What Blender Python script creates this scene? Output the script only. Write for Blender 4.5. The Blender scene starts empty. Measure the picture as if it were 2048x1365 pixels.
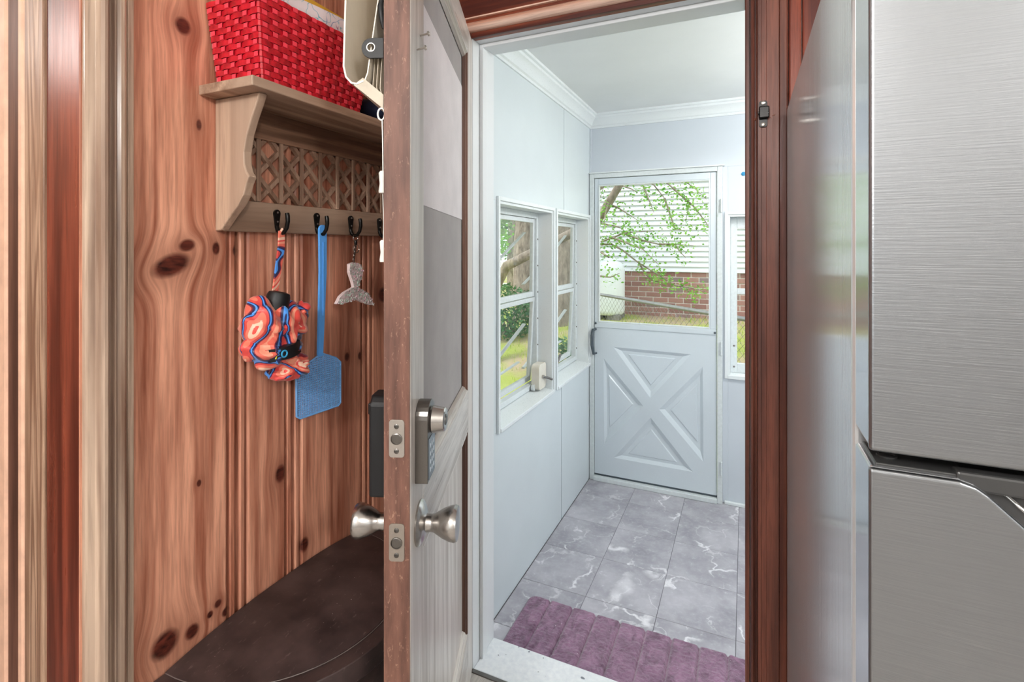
import bpy, bmesh, math, random
from mathutils import Vector, Matrix, noise as mnoise
from mathutils.geometry import tessellate_polygon
random.seed(7)
S = bpy.context.scene
COL = S.collection
R = math.radians
# ------------------------------------------------------------------ camera
# world axes: x runs along the wall that holds the doorway, y goes through the doorway into the porch,
# z = 0 is the kitchen floor.  F, CX, HY describe the lens in pixels of the 2048 x 1365 photograph.
F, CX, HY, TH, CZ = 1018.0, 1024.0, 497.0, R(24.6), 1.36
cam = bpy.data.cameras.new('camera'); camo = bpy.data.objects.new('camera', cam); COL.objects.link(camo)
camo.location = (0, 0, CZ); camo.rotation_euler = (R(90), 0, TH)
cam.sensor_width = 36; cam.lens = 36*F/2048; cam.shift_y = -(682.5-HY)/2048; cam.clip_start = 0.02
S.camera = camo
# ------------------------------------------------------------------ world, sun, exposure
S.view_settings.view_transform = 'Standard'; S.view_settings.look = 'None'
S.view_settings.gamma = 1; S.view_settings.use_curve_mapping = False
S.view_settings.exposure = 0.0
W = bpy.data.worlds.new('overcast_sky'); S.world = W; W.use_nodes = True
bg = W.node_tree.nodes['Background']; bg.inputs[0].default_value = (0.90, 0.96, 1.0, 1); bg.inputs[1].default_value = 2.1
sun = bpy.data.lights.new('sun', 'SUN'); sun.energy = 2.6; sun.angle = R(14); sun.color = (1, .96, .88)
suno = bpy.data.objects.new('sun', sun); COL.objects.link(suno)
suno.rotation_euler = Vector((0.55, 0.45, -0.9)).to_track_quat('-Z', 'Y').to_euler(); suno.location = (-6, -4, 12)
KITCHEN_W, PORCH_W, HALL_W = 62, 40, 10

# ------------------------------------------------------------------ pixel helpers (a pixel gives a direction, a plane the distance)
def ray(px, py):
    a, b = (px-CX)/F, (HY-py)/F
    return Vector((-math.sin(TH)+a*math.cos(TH), math.cos(TH)+a*math.sin(TH), b))
def PX(px, py, x): d = ray(px, py); t = x/d.x; return Vector((x, d.y*t, CZ+d.z*t))
def PY(px, py, y): d = ray(px, py); t = y/d.y; return Vector((d.x*t, y, CZ+d.z*t))
def PZ(px, py, z): d = ray(px, py); t = (z-CZ)/d.z; return Vector((d.x*t, d.y*t, z))

# ------------------------------------------------------------------ node helpers
class NT:
    def __init__(s, name):
        s.m = bpy.data.materials.new(name); s.m.use_nodes = True
        s.t = s.m.node_tree; s.n = s.t.nodes; s.b = s.n['Principled BSDF']; s.out = s.n['Material Output']
    def link(s, a, b): s.t.links.new(a, b)
    def put(s, sock, v):
        if isinstance(v, bpy.types.NodeSocket): s.link(v, sock)
        else: sock.default_value = v
    def math(s, op, a, b=None, c=None, clamp=False):
        n = s.n.new('ShaderNodeMath'); n.operation = op; n.use_clamp = clamp
        s.put(n.inputs[0], a)
        if b is not None: s.put(n.inputs[1], b)
        if c is not None: s.put(n.inputs[2], c)
        return n.outputs[0]
    def coord(s, rnd=False, kind='Object'):
        v = s.n.new('ShaderNodeTexCoord').outputs[kind]
        if rnd:
            oi = s.n.new('ShaderNodeObjectInfo'); vm = s.n.new('ShaderNodeVectorMath'); vm.operation = 'MULTIPLY_ADD'
            cx = s.n.new('ShaderNodeCombineXYZ')
            for i in range(3): s.link(oi.outputs['Random'], cx.inputs[i])
            s.link(cx.outputs[0], vm.inputs[0]); vm.inputs[1].default_value = (17.3, 9.1, 23.7); s.link(v, vm.inputs[2]); v = vm.outputs[0]
        return v
    def mapv(s, v, scale=(1, 1, 1), loc=(0, 0, 0), rot=(0, 0, 0)):
        n = s.n.new('ShaderNodeMapping'); s.link(v, n.inputs[0]); n.inputs['Scale'].default_value = scale
        n.inputs['Location'].default_value = loc; n.inputs['Rotation'].default_value = rot; return n.outputs[0]
    def noise(s, v, scale, detail=3, rough=.55, dist=0):
        n = s.n.new('ShaderNodeTexNoise'); s.link(v, n.inputs['Vector']); n.inputs['Scale'].default_value = scale
        n.inputs['Detail'].default_value = detail; n.inputs['Roughness'].default_value = rough; n.inputs['Distortion'].default_value = dist
        return n.outputs[0]
    def ramp(s, f, stops, interp='LINEAR'):
        n = s.n.new('ShaderNodeValToRGB'); s.put(n.inputs[0], f); r = n.color_ramp; r.interpolation = interp
        while len(r.elements) < len(stops): r.elements.new(1)
        for e, (p, c) in zip(r.elements, stops):
            e.position = p; e.color = (c, c, c, 1) if not hasattr(c, '__len__') else (*c, 1)
        return n.outputs[0]
    def mix(s, f, a, b, mode='MIX'):
        n = s.n.new('ShaderNodeMix'); n.data_type = 'RGBA'; n.blend_type = mode
        s.put(n.inputs[0], f); s.put(n.inputs[6], a if not isinstance(a, tuple) else (*a, 1)); s.put(n.inputs[7], b if not isinstance(b, tuple) else (*b, 1))
        return n.outputs[2]
    def sep(s, v):
        n = s.n.new('ShaderNodeSeparateXYZ'); s.link(v, n.inputs[0]); return n.outputs
    def comb(s, x, y, z):
        n = s.n.new('ShaderNodeCombineXYZ'); s.put(n.inputs[0], x); s.put(n.inputs[1], y); s.put(n.inputs[2], z); return n.outputs[0]
    def bump(s, h, strength=.3, dist=.002):
        n = s.n.new('ShaderNodeBump'); n.inputs['Strength'].default_value = strength; n.inputs['Distance'].default_value = dist
        s.link(h, n.inputs['Height']); s.link(n.outputs[0], s.b.inputs['Normal'])
    def set(s, **k):
        for a, v in k.items():
            s.put(s.b.inputs[a.replace('_', ' ')], v if not isinstance(v, tuple) else (*v, 1))
        return s.m
def srgb(r, g, b):
    f = lambda c: (c/255/12.92) if c/255 <= .04045 else ((c/255+.055)/1.055)**2.4
    return (f(r), f(g), f(b))
def plain(name, col, rough=.5, metal=0, var=.12, scale=25, bump=0, spec=.5):
    t = NT(name); v = t.coord(True); n = t.noise(v, scale, 4)
    c = t.mix(t.ramp(n, [(.3, 0), (.7, 1)]), tuple(x*(1-var) for x in col), tuple(min(1, x*(1+var)) for x in col))
    t.set(Base_Color=c, Roughness=rough, Metallic=metal); t.b.inputs['Specular IOR Level'].default_value = spec
    if bump: t.bump(n, bump)
    return t.m
def wood(name, light, dark, axis='z', rough=.45, rnd=True, fine=1.0, figure=1.0, knots=(), grey=None, bump=.25, ringf=5.0, ringw=.36):
    """Sawn timber: broad figure and fine grain stretched along one axis, optional knots at (y, z) with radii and tilt."""
    t = NT(name); v = t.coord(rnd); o = t.sep(v); kmask = None; halo = None
    if knots:
        yy, zz = o[1], o[2]; warp = None
        for (ky, kz, ry, rz, an) in knots:
            dy = t.math('SUBTRACT', yy, ky); dz = t.math('SUBTRACT', zz, kz); c, s_ = math.cos(an), math.sin(an)
            e1 = t.math('DIVIDE', t.math('ADD', t.math('MULTIPLY', dy, c), t.math('MULTIPLY', dz, s_)), ry)
            e2 = t.math('DIVIDE', t.math('SUBTRACT', t.math('MULTIPLY', dz, c), t.math('MULTIPLY', dy, s_)), rz)
            d2 = t.math('ADD', t.math('MULTIPLY', e1, e1), t.math('MULTIPLY', e2, e2))
            m = t.math('SUBTRACT', 1.0, t.math('SMOOTH_MIN', d2, 4.0, .1), clamp=False)
            m = t.math('MULTIPLY', t.math('MAXIMUM', m, 0.0), 1.6, clamp=True)
            h = t.math('POWER', 2.718, t.math('MULTIPLY', d2, -.28))
            w = t.math('MULTIPLY', t.math('MULTIPLY', dy, h), -.75)
            kmask = m if kmask is None else t.math('MAXIMUM', kmask, m)
            halo = h if halo is None else t.math('MAXIMUM', halo, h)
            warp = w if warp is None else t.math('ADD', warp, w)
        v = t.comb(o[0], t.math('ADD', yy, warp), zz)
    sc = {'x': (.09, 1, 1), 'y': (1, .09, 1), 'z': (1, 1, .09)}[axis]
    v1 = t.mapv(v, tuple(.045 if q == .09 else 1 for q in sc))
    n0 = t.noise(v1, 9*figure, 2, .5, .25)
    rings = t.math('SINE', t.math('MULTIPLY', n0, 6.283*ringf)); rings = t.math('MULTIPLY_ADD', rings, .5, .5)
    n1 = t.noise(v1, 60*fine, 4, .6); n2 = t.noise(t.mapv(v, tuple(.05 if s == .09 else 1 for s in sc)), 230*fine, 3, .55)
    f = t.math('ADD', t.math('MULTIPLY', rings, ringw), t.math('MULTIPLY', n1, 1.04-ringw))
    c = t.mix(t.ramp(f, [(.32, 0), (.74, 1)]), light, dark)
    c = t.mix(t.math('MULTIPLY', t.ramp(n2, [(.35, 1), (.55, 0)]), .30), c, tuple(x*.45 for x in dark))
    big = t.noise(t.mapv(v, tuple(.4 if s == .09 else 1 for s in sc)), 5, 2)
    if grey is not None: c = t.mix(t.math('MULTIPLY', t.ramp(big, [(.38, 0), (.62, 1)]), .8), c, grey)
    if knots:
        c = t.mix(t.math('MULTIPLY', halo, .55), c, tuple(x*.62 for x in dark))
        ringn = t.noise(v, 130, 2)
        c = t.mix(kmask, c, t.mix(t.ramp(ringn, [(.3, 0), (.7, 1)]), (.020, .004, .003), (.15, .030, .017)))
    t.set(Base_Color=c, Roughness=t.math('MULTIPLY_ADD', n1, .2, rough-.1))
    t.bump(t.math('ADD', f, t.math('MULTIPLY', n2, .4)), bump, .0015)
    return t.m

# ------------------------------------------------------------------ mesh helpers
class MB:
    def __init__(s): s.v = []; s.f = []
    def add(s, vs, fs):
        o = len(s.v); s.v += [Vector(p) for p in vs]; s.f += [tuple(i+o for i in f) for f in fs]; return s
    def box(s, x0, x1, y0, y1, z0, z1):
        return s.add([(x, y, z) for x in (x0, x1) for y in (y0, y1) for z in (z0, z1)],
                     [(0, 1, 3, 2), (4, 6, 7, 5), (0, 4, 5, 1), (2, 3, 7, 6), (0, 2, 6, 4), (1, 5, 7, 3)])
    def prism(s, pts, axis, a, b, holes=()):
        mk = {'x': lambda p, d: (d, p[0], p[1]), 'y': lambda p, d: (p[0], d, p[1]), 'z': lambda p, d: (p[0], p[1], d)}[axis]
        loops = [list(pts)]+[list(h) for h in holes]; flat = [p for l in loops for p in l]; n = len(flat)
        vs = [mk(p, a) for p in flat]+[mk(p, b) for p in flat]; fs = []
        if holes or len(pts) > 4:
            tris = tessellate_polygon([[Vector((p[0], p[1], 0)) for p in l] for l in loops])
            for t in tris: fs += [tuple(t), tuple(i+n for i in reversed(t))]
        else: fs += [tuple(range(n)), tuple(range(2*n-1, n-1, -1))]
        o = 0
        for l in loops:
            k = len(l)
            for i in range(k): j = (i+1) % k; fs.append((o+i, o+j, o+j+n, o+i+n))
            o += k
        return s.add(vs, fs)
    def tube(s, path, r, n=8, closed=False, flat=None):
        P = [Vector(p) for p in path]; m = len(P); rs = r if hasattr(r, '__len__') else [r]*m; vs = []; up = None
        for i, p in enumerate(P):
            if closed: t = P[(i+1) % m]-P[i-1]
            else: t = P[min(i+1, m-1)]-P[max(i-1, 0)]
            t.normalize()
            if up is None: up = Vector((0, 0, 1)) if abs(t.z) < .9 else Vector((1, 0, 0))
            s1 = t.cross(up); s1.normalize(); up = s1.cross(t)
            for k in range(n):
                a = 2*math.pi*k/n; e = s1*math.cos(a)*rs[i]+up*math.sin(a)*rs[i]*(flat or 1); vs.append(p+e)
        fs = []
        for i in range(m if closed else m-1):
            j = (i+1) % m
            for k in range(n): l = (k+1) % n; fs.append((i*n+k, i*n+l, j*n+l, j*n+k))
        if not closed: fs += [tuple(range(n-1, -1, -1)), tuple(range((m-1)*n, m*n))]
        return s.add(vs, fs)
    def lathe(s, prof, o, ax, n=24):
        o = Vector(o); ax = Vector(ax).normalized(); u = ax.orthogonal().normalized(); w = ax.cross(u); vs = []; m = len(prof)
        for r, h in prof:
            for k in range(n):
                a = 2*math.pi*k/n; vs.append(o+ax*h+(u*math.cos(a)+w*math.sin(a))*max(r, 1e-5))
        fs = [(i*n+k, i*n+(k+1) % n, (i+1)*n+(k+1) % n, (i+1)*n+k) for i in range(m-1) for k in range(n)]
        fs += [tuple(range(n-1, -1, -1)), tuple(range((m-1)*n, m*n))]
        return s.add(vs, fs)
    def ellipsoid(s, c, r, nu=24, nv=14, fn=None, rot=None):
        vs = []; c = Vector(c)
        for i in range(nv+1):
            th = math.pi*i/nv
            for j in range(nu):
                ph = 2*math.pi*j/nu; d = Vector((math.sin(th)*math.cos(ph), math.sin(th)*math.sin(ph), math.cos(th)))
                k = fn(d, ph, th) if fn else 1
                p = Vector((d.x*r[0]*k, d.y*r[1]*k, d.z*r[2]*k))
                if rot: p = rot @ p
                vs.append(c+p)
        fs = [(i*nu+j, i*nu+(j+1) % nu, (i+1)*nu+(j+1) % nu, (i+1)*nu+j) for i in range(nv) for j in range(nu)]
        return s.add(vs, fs)
    def grid(s, nx, ny, fn):
        vs = [fn(i/nx, j/ny) for j in range(ny+1) for i in range(nx+1)]
        return s.add(vs, [(j*(nx+1)+i, j*(nx+1)+i+1, (j+1)*(nx+1)+i+1, (j+1)*(nx+1)+i) for j in range(ny) for i in range(nx)])
    def build(s, name, mat, parent=None, smooth=0, bevel=0, seg=2, local=False, kind=None, weld=False, label=None, normals=True):
        off = Vector((0, 0, 0))
        if parent is not None and not local:
            q = parent
            while q is not None: off += q.location; q = q.parent
        me = bpy.data.meshes.new(name); me.from_pydata([p-off for p in s.v], [], s.f)
        if normals or weld:
            bm = bmesh.new(); bm.from_mesh(me)
            if weld: bmesh.ops.remove_doubles(bm, verts=bm.verts, dist=1e-5)
            if normals: bmesh.ops.recalc_face_normals(bm, faces=bm.faces)
            bm.to_mesh(me); bm.free()
        me.materials.append(mat); o = bpy.data.objects.new(name, me); COL.objects.link(o)
        if parent is not None: o.parent = parent
        if smooth: me.shade_smooth(); me.set_sharp_from_angle(angle=R(smooth))
        if bevel:
            b = o.modifiers.new('bevel', 'BEVEL'); b.width = bevel; b.segments = seg; b.limit_method = 'ANGLE'; b.angle_limit = R(35)
        if kind: o['kind'] = kind
        if label: o['label'] = label
        return o
def thing(name, label, cat, loc=(0, 0, 0), rz=0, group=None, kind=None):
    o = bpy.data.objects.new(name, None); COL.objects.link(o); o.empty_display_size = .05
    o.location = loc; o.rotation_euler = (0, 0, rz); o['label'] = label; o['category'] = cat
    if group: o['group'] = group
    if kind: o['kind'] = kind
    return o
def tag(o, label, cat, group=None, kind=None):
    o['label'] = label; o['category'] = cat
    if group: o['group'] = group
    if kind: o['kind'] = kind
    return o
def struct(name, label, cat, loc=(0, 0, 0), rz=0): return thing(name, label, cat, loc, rz, kind='structure')
def box(name, b, mat, parent=None, bevel=0, **k): return MB().box(*b).build(name, mat, parent, bevel=bevel, **k)
def share(o, parent, loc=None, rot=None):
    c = o.copy(); COL.objects.link(c); c.parent = parent
    if loc is not None: c.location = loc
    if rot is not None: c.rotation_euler = rot
    return c
def rrect(x0, x1, y0, y1, r, n=5):
    out = []
    for cx, cy, a0 in ((x1-r, y1-r, 0), (x0+r, y1-r, 90), (x0+r, y0+r, 180), (x1-r, y0+r, 270)):
        for i in range(n+1): a = R(a0+90*i/n); out.append((cx+r*math.cos(a), cy+r*math.sin(a)))
    return out

# ------------------------------------------------------------------ dimensions
XL = -0.95            # knotty pine wall
YW0, YW1 = 1.44, 1.58 # wall with the doorway
PXL, PYF, PXR = -0.96, 3.376, 1.30   # porch walls
ZP, ZPC, ZKC = -0.20, 2.26, 2.42     # porch floor, porch ceiling, kitchen ceiling
DO0, DO1, DOZ = -0.80, 0.0, 2.037    # doorway

# ------------------------------------------------------------------ materials
KN = []
def kn(px, py, wpx, hpx, an=0):
    p = PX(px, py, XL); D = p.length*.9/F
    sx = (PX(px+wpx/2, py, XL)-PX(px-wpx/2, py, XL)).length/2
    KN.append((p.y, p.z, sx, hpx*(-p.x*math.sin(TH)+p.y*math.cos(TH))/F/2, an))
for k in ((343, 531, 92, 50, .38), (374, 491, 38, 28, .3), (432, 497, 17, 30), (472, 501, 15, 26), (366, 52, 34, 40), (561, 948, 22, 40),
          (609, 1090, 16, 34), (330, 1290, 52, 62, .75), (384, 1264, 26, 34, .5), (436, 1208, 14, 18), (420, 1230, 12, 16), (452, 1224, 16, 20),
          (766, 590, 20, 34, .3), (398, 967, 10, 16), (694, 714, 10, 20), (720, 712, 9, 18), (398, 250, 12, 26)): kn(*k)
M = {}
M['pine'] = wood('knotty_pine', srgb(240, 176, 146), srgb(162, 94, 70), 'z', .40, False, knots=KN, figure=1.7, fine=1.0, bump=.3, ringf=4, ringw=.24)
M['pine_plain'] = wood('pine_plain', srgb(190, 118, 88), srgb(140, 72, 50), 'z', .42)
M['pine_x'] = wood('pine_across', srgb(136, 66, 42), srgb(74, 26, 17), 'x', .4)
M['pine_dark'] = wood('pine_dark', srgb(146, 70, 50), srgb(88, 34, 24), 'z', .30)
M['pine_casing'] = wood('pine_casing', srgb(128, 72, 55), srgb(82, 42, 32), 'z', .42, fine=1.3)
M['bead'] = wood('pale_bead', srgb(240, 208, 190), srgb(206, 156, 134), 'x', .4)
M['casing'] = wood('weathered_casing', srgb(212, 186, 164), srgb(140, 110, 92), 'z', .22, grey=srgb(182, 158, 140), fine=.8)
M['oak'] = wood('oak', srgb(194, 160, 134), srgb(134, 98, 77), 'z', .4, fine=.8, figure=2.2, ringf=9, bump=.6)
M['brown_board'] = wood('brown_board', srgb(116, 78, 62), srgb(78, 48, 38), 'z', .5)
M['shelf'] = wood('shelf_wood', srgb(192, 162, 138), srgb(136, 106, 86), 'y', .5, grey=srgb(176, 150, 130))
M['shelf_z'] = wood('shelf_wood_upright', srgb(198, 168, 144), srgb(144, 114, 94), 'z', .5, grey=srgb(180, 154, 134))
M['shelf_dark'] = wood('shelf_board_dark', srgb(164, 126, 102), srgb(106, 76, 58), 'y', .5)
M['lattice'] = wood('lattice_wood', srgb(186, 154, 132), srgb(140, 108, 88), 'z', .55)
M['peach'] = plain('peach_paint', srgb(240, 194, 166), .5)
M['door_paint'] = wood('whitewashed_wood', srgb(224, 218, 212), srgb(180, 170, 162), 'z', .34, grey=srgb(208, 200, 194), bump=.4)
M['door_rail'] = wood('whitewashed_rail', srgb(216, 210, 204), srgb(176, 166, 158), 'x', .3, bump=.4)
def door_edge():
    t = NT('worn_door_edge'); v = t.coord(); n = t.noise(t.mapv(v, (1, 1, .12)), 60, 4, .6); s1 = t.noise(t.mapv(v, (1.2, 1.2, .45), rot=(.3, .4, .6)), 150, 5, .75, .8)
    c = t.mix(t.ramp(n, [(.3, 0), (.7, 1)]), srgb(88, 58, 49), srgb(136, 95, 80))
    c = t.mix(t.math('MULTIPLY', t.ramp(s1, [(.60, 0), (.66, 1)]), .55), c, srgb(190, 150, 128)); t.set(Base_Color=c, Roughness=.55); t.bump(n, .5); return t.m
M['door_edge'] = door_edge()
M['mould_brown'] = wood('brown_moulding', srgb(120, 84, 68), srgb(74, 46, 36), 'z', .5)
def cloth(name, col, sc=900, rough=.8):
    t = NT(name); v = t.coord(); w = t.noise(t.mapv(v, (1, 1, .35)), sc, 2); n = t.noise(v, 9, 3)
    c = t.mix(t.ramp(n, [(.3, 0), (.7, 1)]), tuple(x*.86 for x in col), col); c = t.mix(t.math('MULTIPLY', t.ramp(w, [(.4, 0), (.6, 1)]), .15), c, tuple(x*.6 for x in col))
    t.set(Base_Color=c, Roughness=rough); t.bump(w, .2, .0006); return t.m
M['shade_light'] = cloth('shade_fabric', srgb(226, 220, 222)); M['shade_grey'] = cloth('screen_fabric', srgb(166, 161, 160))
M['cream'] = plain('cream_vinyl', srgb(232, 222, 206), .35, var=.04); M['cream_pleat'] = plain('cream_pleat', srgb(206, 194, 176), .6, var=.1)
M['white_plastic'] = plain('white_plastic', srgb(238, 236, 230), .3, var=.03)
M['black_plastic'] = plain('black_plastic', srgb(18, 18, 21), .5, var=.2)
M['black_metal'] = plain('black_metal', srgb(30, 28, 26), .3, .6, var=.3, scale=200)
M['navy'] = plain('navy_cloth', srgb(22, 34, 66), .8)
def steel(name, col, rough, aniso=0.0, sc=(1, 1, 1), strength=.0, metal=1.0, nsc=300):
    t = NT(name); v = t.coord(); n = t.noise(t.mapv(v, sc), nsc, 3, .6); big = t.noise(v, 6, 2)
    c = t.mix(t.math('MULTIPLY', n, .5), col, tuple(x*.72 for x in col)); t.set(Base_Color=c, Metallic=metal, Roughness=t.math('MULTIPLY_ADD', n, .12, rough-.06))
    if strength: t.bump(t.math('ADD', n, t.math('MULTIPLY', big, .5)), strength, .0006)
    return t.m
M['steel'] = steel('brushed_steel', srgb(156, 159, 163), .31, sc=(.03, 1, 1), strength=.30, nsc=700)
M['fridge_side'] = steel('silver_side_panel', srgb(212, 214, 217), .14, sc=(1, 1, .01), strength=.08, metal=.45, nsc=240)
M['fridge_edge'] = steel('silver_door_edge', srgb(214, 216, 220), .14, metal=.85)
M['fridge_dark'] = plain('fridge_dark_trim', srgb(58, 58, 58), .3, var=.06)
M['nickel'] = steel('satin_nickel', srgb(196, 192, 188), .24); M['nickel_dark'] = steel('dark_nickel', srgb(126, 122, 118), .3)
M['worn_plate'] = steel('worn_latch_plate', srgb(160, 150, 140), .42, strength=.4, nsc=500, metal=.5); M['plate'] = steel('latch_plate_nickel', srgb(182, 174, 166), .34, metal=.6)
M['keypad'] = plain('keypad_face', srgb(120, 128, 138), .15, .3, var=.05); M['key_mark'] = plain('keypad_marks', srgb(214, 222, 230), .4)
def porch(name, col, rough=.3):
    t = NT(name); v = t.coord(); n = t.noise(v, 3.0, 3); f = t.noise(v, 140, 3, .6)
    c = t.mix(t.ramp(n, [(.3, 0), (.7, 1)]), tuple(x*.95 for x in col), col); t.set(Base_Color=c, Roughness=t.math('MULTIPLY_ADD', f, .2, rough-.08)); t.bump(f, .12, .001); return t.m
M['porch'] = porch('porch_wall_paint', srgb(214, 222, 226)); M['porch_far'] = porch('porch_far_paint', srgb(206, 213, 221))
M['ceiling'] = porch('porch_ceiling_paint', srgb(234, 236, 236), .5); M['trim'] = porch('white_trim_paint', srgb(230, 235, 237), .28)
M['jamb'] = porch('white_jamb_paint', srgb(226, 230, 233), .35); M['alu'] = plain('painted_aluminium', srgb(214, 220, 222), .35, var=.06, scale=60)
M['storm'] = porch('storm_door_paint', srgb(210, 219, 226), .22); M['groove'] = plain('groove_dark', srgb(44, 52, 58), .7)
M['operator'] = plain('operator_cream', srgb(222, 216, 204), .45, var=.06); M['grey_handle'] = plain('grey_handle', srgb(74, 84, 92), .35)
def sill():
    t = NT('chipped_white_sill'); v = t.coord(); n = t.noise(v, 60, 3); d = t.noise(v, 42, 2, .4)
    c = t.mix(t.ramp(n, [(.3, 0), (.7, 1)]), srgb(226, 230, 236), srgb(240, 243, 246)); c = t.mix(t.ramp(d, [(.70, 0), (.73, 1)]), c, srgb(120, 124, 134))
    t.set(Base_Color=c, Roughness=.4); return t.m
M['sill'] = sill()
def marble():
    t = NT('grey_marble_tile'); v = t.coord(True); n = t.noise(v, 5, 5, .6); w = t.noise(v, 40, 4, .7)
    c = t.mix(t.ramp(n, [(.3, 0), (.72, 1)]), srgb(150, 147, 155), srgb(192, 189, 196)); c = t.mix(t.math('MULTIPLY', t.ramp(w, [(.5, 0), (.75, 1)]), .4), c, srgb(190, 190, 196))
    for sc, th, am in ((3.1, .012, 1.0), (5.6, .011, .45)):
        wob = t.n.new('ShaderNodeTexNoise'); t.link(v, wob.inputs['Vector']); wob.inputs['Scale'].default_value = 9; wob.inputs['Detail'].default_value = 5
        off = t.n.new('ShaderNodeVectorMath'); off.operation = 'MULTIPLY_ADD'; t.link(wob.outputs['Color'], off.inputs[0]); off.inputs[1].default_value = (.22, .22, 0); t.link(v, off.inputs[2])
        vo = t.n.new('ShaderNodeTexVoronoi'); vo.feature = 'DISTANCE_TO_EDGE'; t.link(t.mapv(off.outputs[0], (1, .6, 1), rot=(0, 0, .6+sc)), vo.inputs['Vector']); vo.inputs['Scale'].default_value = sc; d = vo.outputs[0]
        br = t.ramp(t.noise(v, 1.5+sc*.8, 2), [(.50, 0), (.58, 1)])
        m = t.math('MULTIPLY', t.math('MULTIPLY', t.ramp(d, [(0, 1), (th, .7), (th*2, 0)]), br), am)
        c = t.mix(m, c, srgb(232, 230, 234))
    t.set(Base_Color=c, Roughness=t.math('MULTIPLY_ADD', w, .2, .14)); t.bump(w, .12, .001); return t.m
M['tile'] = marble(); M['grout'] = plain('tile_grout', srgb(104, 102, 108), .8)
def rugmat():
    t = NT('purple_plush'); v = t.coord(); n = t.noise(t.mapv(v, (1, .6, 1), rot=(0, 0, .5)), 26, 4, .65, .8); f = t.noise(v, 420, 2)
    c = t.mix(t.ramp(n, [(.34, 0), (.66, 1)]), srgb(102, 64, 92), srgb(172, 126, 158)); c = t.mix(t.math('MULTIPLY', f, .5), c, srgb(96, 60, 86))
    lint = t.noise(v, 90, 1); c = t.mix(t.ramp(lint, [(.79, 0), (.80, 1)]), c, srgb(214, 190, 206))
    t.set(Base_Color=c, Roughness=.9); t.b.inputs['Sheen Weight'].default_value = .6; t.bump(t.math('ADD', t.math('MULTIPLY', f, .5), n), .7, .006); return t.m
M['rug'] = rugmat()
def glass():
    t = NT('window_glass'); t.n.remove(t.b); tr = t.n.new('ShaderNodeBsdfTransparent'); tr.inputs[0].default_value = (.95, .97, .97, 1)
    g = t.n.new('ShaderNodeBsdfGlossy'); g.inputs['Roughness'].default_value = .02; fr = t.n.new('ShaderNodeLayerWeight'); fr.inputs[0].default_value = .5
    mx = t.n.new('ShaderNodeMixShader'); t.link(t.math('MULTIPLY_ADD', t.math('POWER', fr.outputs['Facing'], 5.0), .5, .02), mx.inputs[0]); t.link(tr.outputs[0], mx.inputs[1]); t.link(g.outputs[0], mx.inputs[2]); t.link(mx.outputs[0], t.out.inputs[0]); return t.m
M['glass'] = glass()
def lamp(name, col, st):
    t = NT(name); t.set(Base_Color=(.9, .9, .9)); t.b.inputs['Emission Color'].default_value = (*col, 1); t.b.inputs['Emission Strength'].default_value = st; return t.m
M['lampglass'] = lamp('lit_lamp_glass', (1, .97, .93), 3.5)
M['bin'] = None
def binmat():
    t = NT('scuffed_black_bin'); v = t.coord(); n = t.noise(v, 14, 4); s1 = t.noise(t.mapv(v, (1, .35, 1), rot=(0, 0, .5)), 130, 3, .7); sp = t.noise(v, 210, 1)
    c = t.mix(t.ramp(n, [(.35, 0), (.7, 1)]), srgb(42, 33, 33), srgb(74, 58, 56)); c = t.mix(t.math('MULTIPLY', t.ramp(s1, [(.62, 0), (.72, 1)]), .35), c, srgb(130, 112, 106))
    c = t.mix(t.ramp(sp, [(.80, 0), (.82, 1)]), c, srgb(176, 164, 158)); t.set(Base_Color=c, Roughness=t.math('MULTIPLY_ADD', n, .25, .35)); return t.m
M['bin'] = binmat()
M['bin_rim'] = plain('bin_rim', srgb(112, 100, 97), .4)
def redw():
    t = NT('red_paper_strip'); v = t.coord(True); n = t.noise(v, 60, 3); f = t.noise(t.mapv(v, (1, 1, .2)), 500, 2)
    c = t.mix(t.ramp(n, [(.3, 0), (.7, 1)]), srgb(160, 10, 26), srgb(214, 24, 44)); t.set(Base_Color=c, Roughness=.38); t.bump(f, .4, .0006); return t.m
M['red'] = redw(); M['red_light'] = plain('red_paper_stake', srgb(240, 66, 84), .35, var=.1)
M['red_dark'] = plain('red_lining', srgb(96, 6, 14), .7)
def doodle():
    t = NT('doodled_paper'); v = t.coord(); c = srgb(226, 214, 218)
    for sc, col, th in ((26, (60, 110, 170), .018), (34, (30, 160, 180), .020), (30, (150, 90, 130), .014)):
        a = t.noise(t.mapv(v, (1, 1, 1), (sc, 0, 3)), sc, 1); d = t.math('ABSOLUTE', t.math('SUBTRACT', a, .5)); g = t.ramp(t.noise(v, sc*.6, 1), [(.5, 0), (.56, 1)])
        c = t.mix(t.math('MULTIPLY', t.ramp(d, [(0, 1), (th, 0)]), g), c, srgb(*col))
    t.set(Base_Color=c, Roughness=.8); return t.m
M['paper'] = doodle(); M['yellow'] = plain('yellow_card', srgb(224, 170, 50), .6); M['teal'] = plain('teal_print', srgb(90, 170, 170), .6, var=.4, scale=80)
def swirl():
    t = NT('swirl_umbrella_fabric'); v = t.coord(); n = t.noise(v, 9.5, 1, .4, 1.0); s1 = t.math('FRACT', t.math('MULTIPLY', n, 3.2))
    P = [(0, (240, 124, 100)), (.14, (246, 200, 174)), (.26, (230, 76, 66)), (.36, (244, 160, 132)), (.50, (236, 108, 88)), (.62, (140, 28, 46)), (.66, (30, 28, 82)), (.74, (74, 152, 240)), (.81, (36, 32, 92)), (.86, (220, 70, 64))]
    c = t.ramp(s1, [(p, srgb(*q)) for p, q in P], 'CONSTANT'); t.set(Base_Color=c, Roughness=.4); t.b.inputs['Sheen Weight'].default_value = .3; return t.m
M['swirl'] = swirl()
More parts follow.
